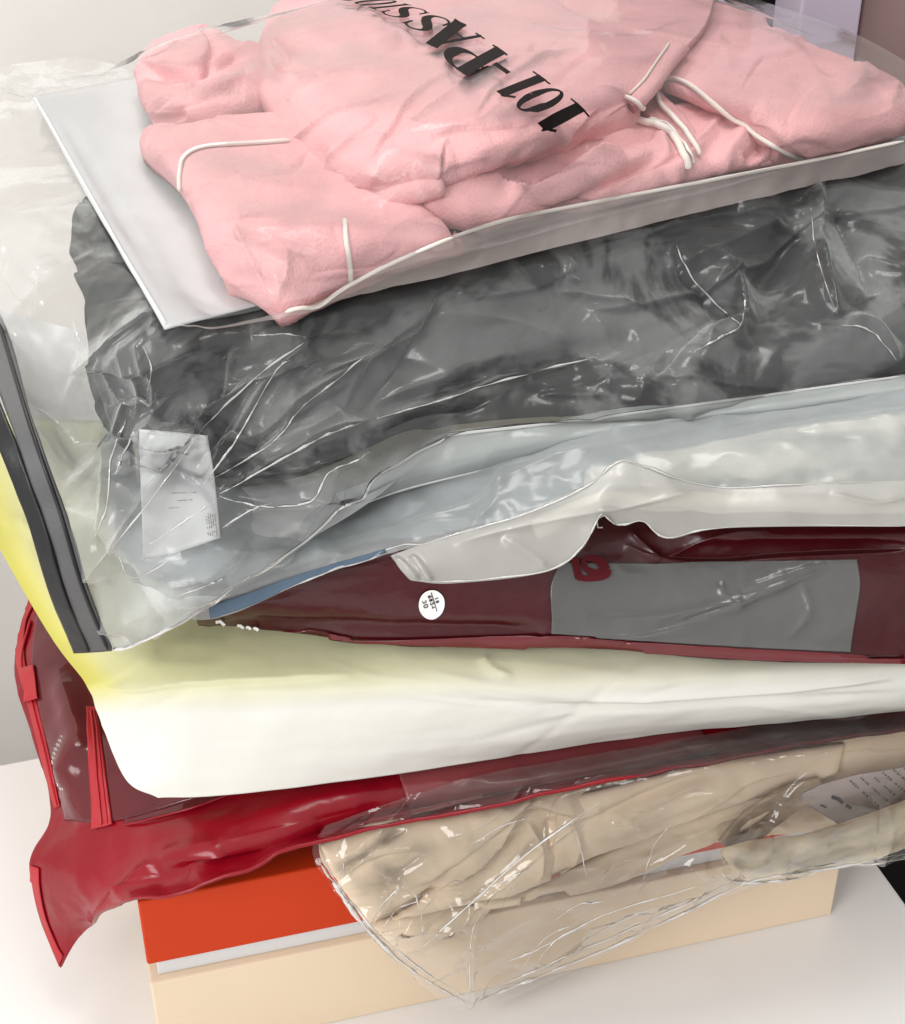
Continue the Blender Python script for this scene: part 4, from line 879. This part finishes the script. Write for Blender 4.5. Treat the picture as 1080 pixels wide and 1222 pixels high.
g_k = surf('collar_fold', [
    [(798, 48, .383), (780, 72, .382), (758, 96, .380), (738, 116, .377)],
    [(814, 52, .385), (796, 78, .384), (776, 104, .382), (757, 124, .378)],
    [(824, 60, .381), (800, 88, .380), (782, 108, .378), (766, 130, .374)]], M['pink'], (60, 30), puff=.003, edge=.006, noise=[('f', .0008, 60)], thick=.004, parent=pk)
g_l = surf('lapel', [
    [(786, 108, .369), (812, 132, .3665), (832, 158, .363), (842, 184, .357)],
    [(772, 120, .368), (798, 146, .3655), (820, 170, .362), (830, 194, .356)],
    [(752, 128, .366), (776, 158, .363), (800, 186, .358), (812, 204, .353)]], M['pink'], (60, 40), puff=.003, edge=.006, noise=[('f', .0015, 50)], thick=.004, parent=pk, creases=[('g', [(780, 125), (808, 152), (830, 185)], .003, 5), ('g', [(765, 140), (790, 160), (812, 195)], .003, 5)])
g_f = surf('inner_facing', [
    [(752, 92, .365), (800, 92, .367), (860, 100, .366)], [(765, 125, .363), (810, 130, .363), (880, 150, .360)],
    [(780, 165, .358), (825, 170, .358), (900, 178, .354)], [(795, 205, .350), (840, 205, .350), (925, 195, .349)]], M['pink'], (60, 50), noise=NZ, thick=.003, parent=pk)
PP = .0011
def hit_any(objs, px, py, off):
    best = None; d = Vector(ray(px, py)).normalized()
    for o in objs:
        h = BVH[o.name].ray_cast(Vector(CAM), d)
        if h[0] is not None and (best is None or h[3] < best[1]): best = (o, h[3])
    return hit(best[0] if best else objs[0], px, py, off)
def cord_over(objs, line, r, off, n):
    L = cr(np.array([(a, b, 0.0) for a, b in line], float), n)
    P = np.array([hit_any(objs, p[0], p[1], off) for p in L])
    for _ in range(4): P[1:-1] = (P[:-2]+2*P[1:-1]+P[2:])/4
    return tube('piping', P, r, M['piping'], pk)
cord_over([g_r, g_l, g_f, g_d], [(958, 191), (930, 176), (905, 161), (868, 135), (832, 108), (812, 98), (796, 96), (786, 103), (784, 114), (790, 126), (804, 140), (818, 156), (828, 172), (833, 186)], PP*1.05, .001, 120)
cord_over([g_l, g_f, g_d], [(762, 147), (780, 150), (797, 160), (809, 174), (816, 190), (818, 202)], PP*1.5, .0015, 50)
cord_over([g_l, g_f, g_d], [(776, 143), (796, 151), (812, 166), (822, 184), (825, 196)], PP*.7, .0012, 50)
rl = np.array([hit(g_m, px_, py_, .0005) for px_, py_ in ((424, 246), (436, 246), (450, 242), (470, 236), (496, 228), (530, 219))])
tube('rolled_edge', cr(rl, 40), .0052, M['pink'], pk, k=14)
cord_on('piping', g_k, [(739, 116), (750, 117), (760, 122), (770, 130)], PP, M['piping'], pk, .0015, 24)
cord_on('piping', g_k, [(800, 52), (782, 78), (768, 98), (752, 114)], PP*.6, M['piping'], pk, .0008, 30)
cord_on('piping', g_b, [(346, 170), (300, 173), (255, 176), (232, 181), (219, 192), (216, 210), (217, 228)], PP*.9, M['piping'], pk, .001, 60)
cord_on('piping', g_b, [(411, 264), (413, 290), (416, 312), (417, 336)], PP, M['piping'], pk, .001, 40)

for a, b in (((486, 268), (532, 262)), ((492, 290), (528, 284)), ((440, 272), (480, 269))):
    V, F = [], []
    for k in range(7):
        t0, t1 = k/7, k/7+.07
        p = hit(g_d if a[0] > 400 else g_b, a[0]+(b[0]-a[0])*t0, a[1]+(b[1]-a[1])*t0, .0006); q = hit(g_d, a[0]+(b[0]-a[0])*t1, a[1]+(b[1]-a[1])*t1, .0006)
        u = UP*.0003; m = len(V); V += [p-u, q-u, q+u, p+u]; F.append((m, m+1, m+2, m+3))
    mesh('stitching', V, F, M['greyink'], pk, smooth=False)
# film over the pink clothes, with its print
lift = lambda p, dz: ('w', p[0], p[1], p[2]+dz)
A, B, C_, D = PB['A'], PB['B'], PB['C'], PB['D']
tf = surf('front_film', [
    [lift(A, .001), lift(A*.75+D*.25, .014), lift(A*.5+D*.5, .026), lift(A*.2+D*.8, .024), lift(D, .004)],
    [lift(A*.78+B*.22, .001), (160, 66, .361), (320, 20, .370), (560, -20, .383), (830, -8, .386), (905, 18, .376), lift(D*.7+C_*.3, .012)],
    [lift(A*.6+B*.4, .001), (150, 105, .361), (310, 80, .376), (580, 60, .396), (800, 50, .394), (1000, 55, .385), lift(D*.35+C_*.65, .020)],
    [lift(A*.4+B*.6, .001), (175, 180, .360), (320, 170, .371), (560, 145, .393), (760, 110, .392), (970, 110, .383), lift(D*.12+C_*.88, .018)],
    [lift(A*.2+B*.8, .001), (235, 270, .357), (370, 245, .368), (540, 215, .374), (740, 165, .374), (980, 145, .374), lift(D*.03+C_*.97, .014)],
    [lift(B, .001), (300, 372, .346), (430, 335, .351), (600, 280, .352), (760, 240, .353), (960, 192, .353), lift(C_, .002)]],
    M['clearpink'], (260, 200), grow=9, soft=40, over=[g_c, g_b, g_d, g_m, g_r, g_k, g_l], by_len=True, noise=[('f', .001, 18)], pinedge=.01, parent=tbg, creases=wrinkles(61, (150, 20, 1080, 330), 46, 30, 50, (60, 240), (.0005, .0014), (6, 16), 'rrp', .2) + [
    ('r', [(262, 290), (300, 300), (330, 315), (345, 318)], .003, 7), ('r', [(300, 290), (315, 330), (325, 368)], .003, 6), ('r', [(350, 300), (340, 340), (326, 370)], .004, 6), ('r', [(270, 98), (300, 90), (310, 80)], .002, 6), ('r', [(325, 60), (335, 78), (325, 90)], .003, 6)])
lip = surf('front_seam', [
    [(210, 386, .3415), (270, 388, .3425), (335, 373, .345), (400, 346, .349), (480, 306, .352), (590, 264, .3545), (700, 241, .354), (820, 218, .353), (960, 191, .3525), (1120, 158, .3525)],
    [(212, 388, .341), (272, 391, .340), (335, 381, .3405), (400, 358, .3405), (480, 340, .3395), (590, 314, .339), (700, 286, .3395), (820, 257, .3395), (960, 223, .3395), (1120, 185, .339)]],
    film('seam_lip', hazecol=(.80, .69, .66), haze=.40, edge=.3, rough=.2, bscale=40, bstr=.2), (260, 24), over=[g_b, g_d, g_r], clear=.002, noise=[('f', .0030, 26), ('f', .0010, 70)], parent=tbg)
cord_on('seam', lip, [(340, 372), (400, 348), (480, 308), (590, 266), (700, 243), (820, 220), (960, 193), (1078, 168)], .0008, M['piping'], tbg, .0003, 80)

# print: 101-PASSION, read upside down from this side
def lerp(a, b, n=6): return [(a[0]+(b[0]-a[0])*t, a[1]+(b[1]-a[1])*t) for t in np.linspace(0, 1, n)]
def arc(cx, cy, rx, ry, a0, a1, n=18): return [(cx+rx*math.cos(t), cy+ry*math.sin(t)) for t in np.linspace(math.radians(a0), math.radians(a1), n)]
TH, HL = .15, .035
def one(): return [(lerp((.5, 0), (.5, .97)), TH), (lerp((.1, .03), (.9, .03)), HL), (lerp((.12, .8), (.45, .97)), HL*1.6)]
def oh(n=30):
    p = arc(.5, .5, .36, .47, 0, 360, n); t = np.linspace(0, 2*np.pi, n); return [(p, HL + (TH-.02-HL)*np.abs(np.cos(t))**1.2)]
def ess():
    p = cr(np.array([(.86, .72), (.8, .9), (.5, .97), (.2, .86), (.2, .68), (.5, .52), (.8, .34), (.8, .14), (.5, .03), (.2, .1), (.13, .3)], float), 36)
    s = np.linspace(0, 1, 36); return [(p, HL*1.2 + (TH-.03)*np.exp(-((s-.5)/.17)**2)), (lerp((.86, .68), (.86, .95)), HL), (lerp((.13, .05), (.13, .32)), HL)]
GL = {'1': one, '0': oh, 'O': oh, 'S': ess,
      '-': lambda: [(lerp((.1, .42), (.9, .42)), .085)],
      'P': lambda: [(lerp((.25, 0), (.25, 1)), TH*.9), (lerp((.02, .03), (.5, .03)), HL), (lerp((.02, .97), (.5, .97)), HL), (arc(.48, .72, .42, .25, 90, -90), HL + (TH*.9-HL)*np.sin(np.linspace(0, np.pi, 18))**1.5), (lerp((.25, .47), (.5, .47)), HL)],
      'A': lambda: [(lerp((.14, 0), (.5, 1)), HL*1.3), (lerp((.82, 0), (.47, 1)), TH*.9), (lerp((.28, .33), (.7, .33)), HL), (lerp((.0, .03), (.3, .03)), HL), (lerp((.62, .03), (1.0, .03)), HL)],
      'I': lambda: [(lerp((.5, 0), (.5, 1)), TH), (lerp((.15, .03), (.85, .03)), HL), (lerp((.15, .97), (.85, .97)), HL)],
      'N': lambda: [(lerp((.16, 0), (.16, 1)), HL*1.2), (lerp((.16, 1), (.84, 0)), TH*.9), (lerp((.84, 0), (.84, 1)), HL*1.2)]}
for chx, bl, ad, upv in (('1', (704, 139), (-25, -20), (-50, 22)), ('0', (680, 121), (-22, -17), (-51, 22)), ('1', (660, 106), (-25, -19), (-53, 21)), ('-', (630, 83), (-21, -15), (-48, 24)),
        ('P', (608, 70), (-36, -26), (-49, 27)), ('A', (580, 50), (-36, -24), (-48, 20)), ('S', (546, 33), (-27, -14), (-44, 11)), ('S', (518, 20), (-26, -10), (-44, 7)),
        ('I', (494, 11), (-13, -4), (-44, 5)), ('O', (482, 7), (-20, -5), (-46, 4)), ('N', (462, 2), (-20, -4), (-46, 3))):
    acc = ([], []); bl, ad, upv = (np.array(a, float) for a in (bl, ad, upv))
    wide = {'1': .72, '0': 1, '-': 1}.get(chx, 1.0)
    for stp, hw in GL[chx]():
        P = np.array([bl + ad*x + upv*y for x, y in stp]); hw = np.broadcast_to(hw, (len(stp),))
        Nn = ad/np.linalg.norm(ad)
        T = np.gradient(np.array(stp), axis=0); T /= np.linalg.norm(T, axis=1, keepdims=True)+1e-9
        off = np.stack([-T[:, 1]*hw, T[:, 0]*hw], -1)          # offset in letter space, then to the sheet
        Aa = [hit(tf, *(bl + ad*(x+o[0]*1.25) + upv*(y+o[1]*.62)), .0016) for (x, y), o in zip(stp, off)]
        Bb = [hit(tf, *(bl + ad*(x-o[0]*1.25) + upv*(y-o[1]*.62)), .0016) for (x, y), o in zip(stp, off)]
        k = len(acc[0]); acc[0].extend(Aa+Bb); m = len(stp)
        for i in range(m-1):
            q = (k+i, k+i+1, k+m+i+1, k+m+i)
            va, vb, vc = acc[0][q[0]], acc[0][q[1]], acc[0][q[3]]
            acc[1].append(q if np.dot(np.cross(vb-va, vc-va), CAM-va) > 0 else q[::-1])
    mesh('printed_letter', acc[0], acc[1], M['ink'], tbg, smooth=False)
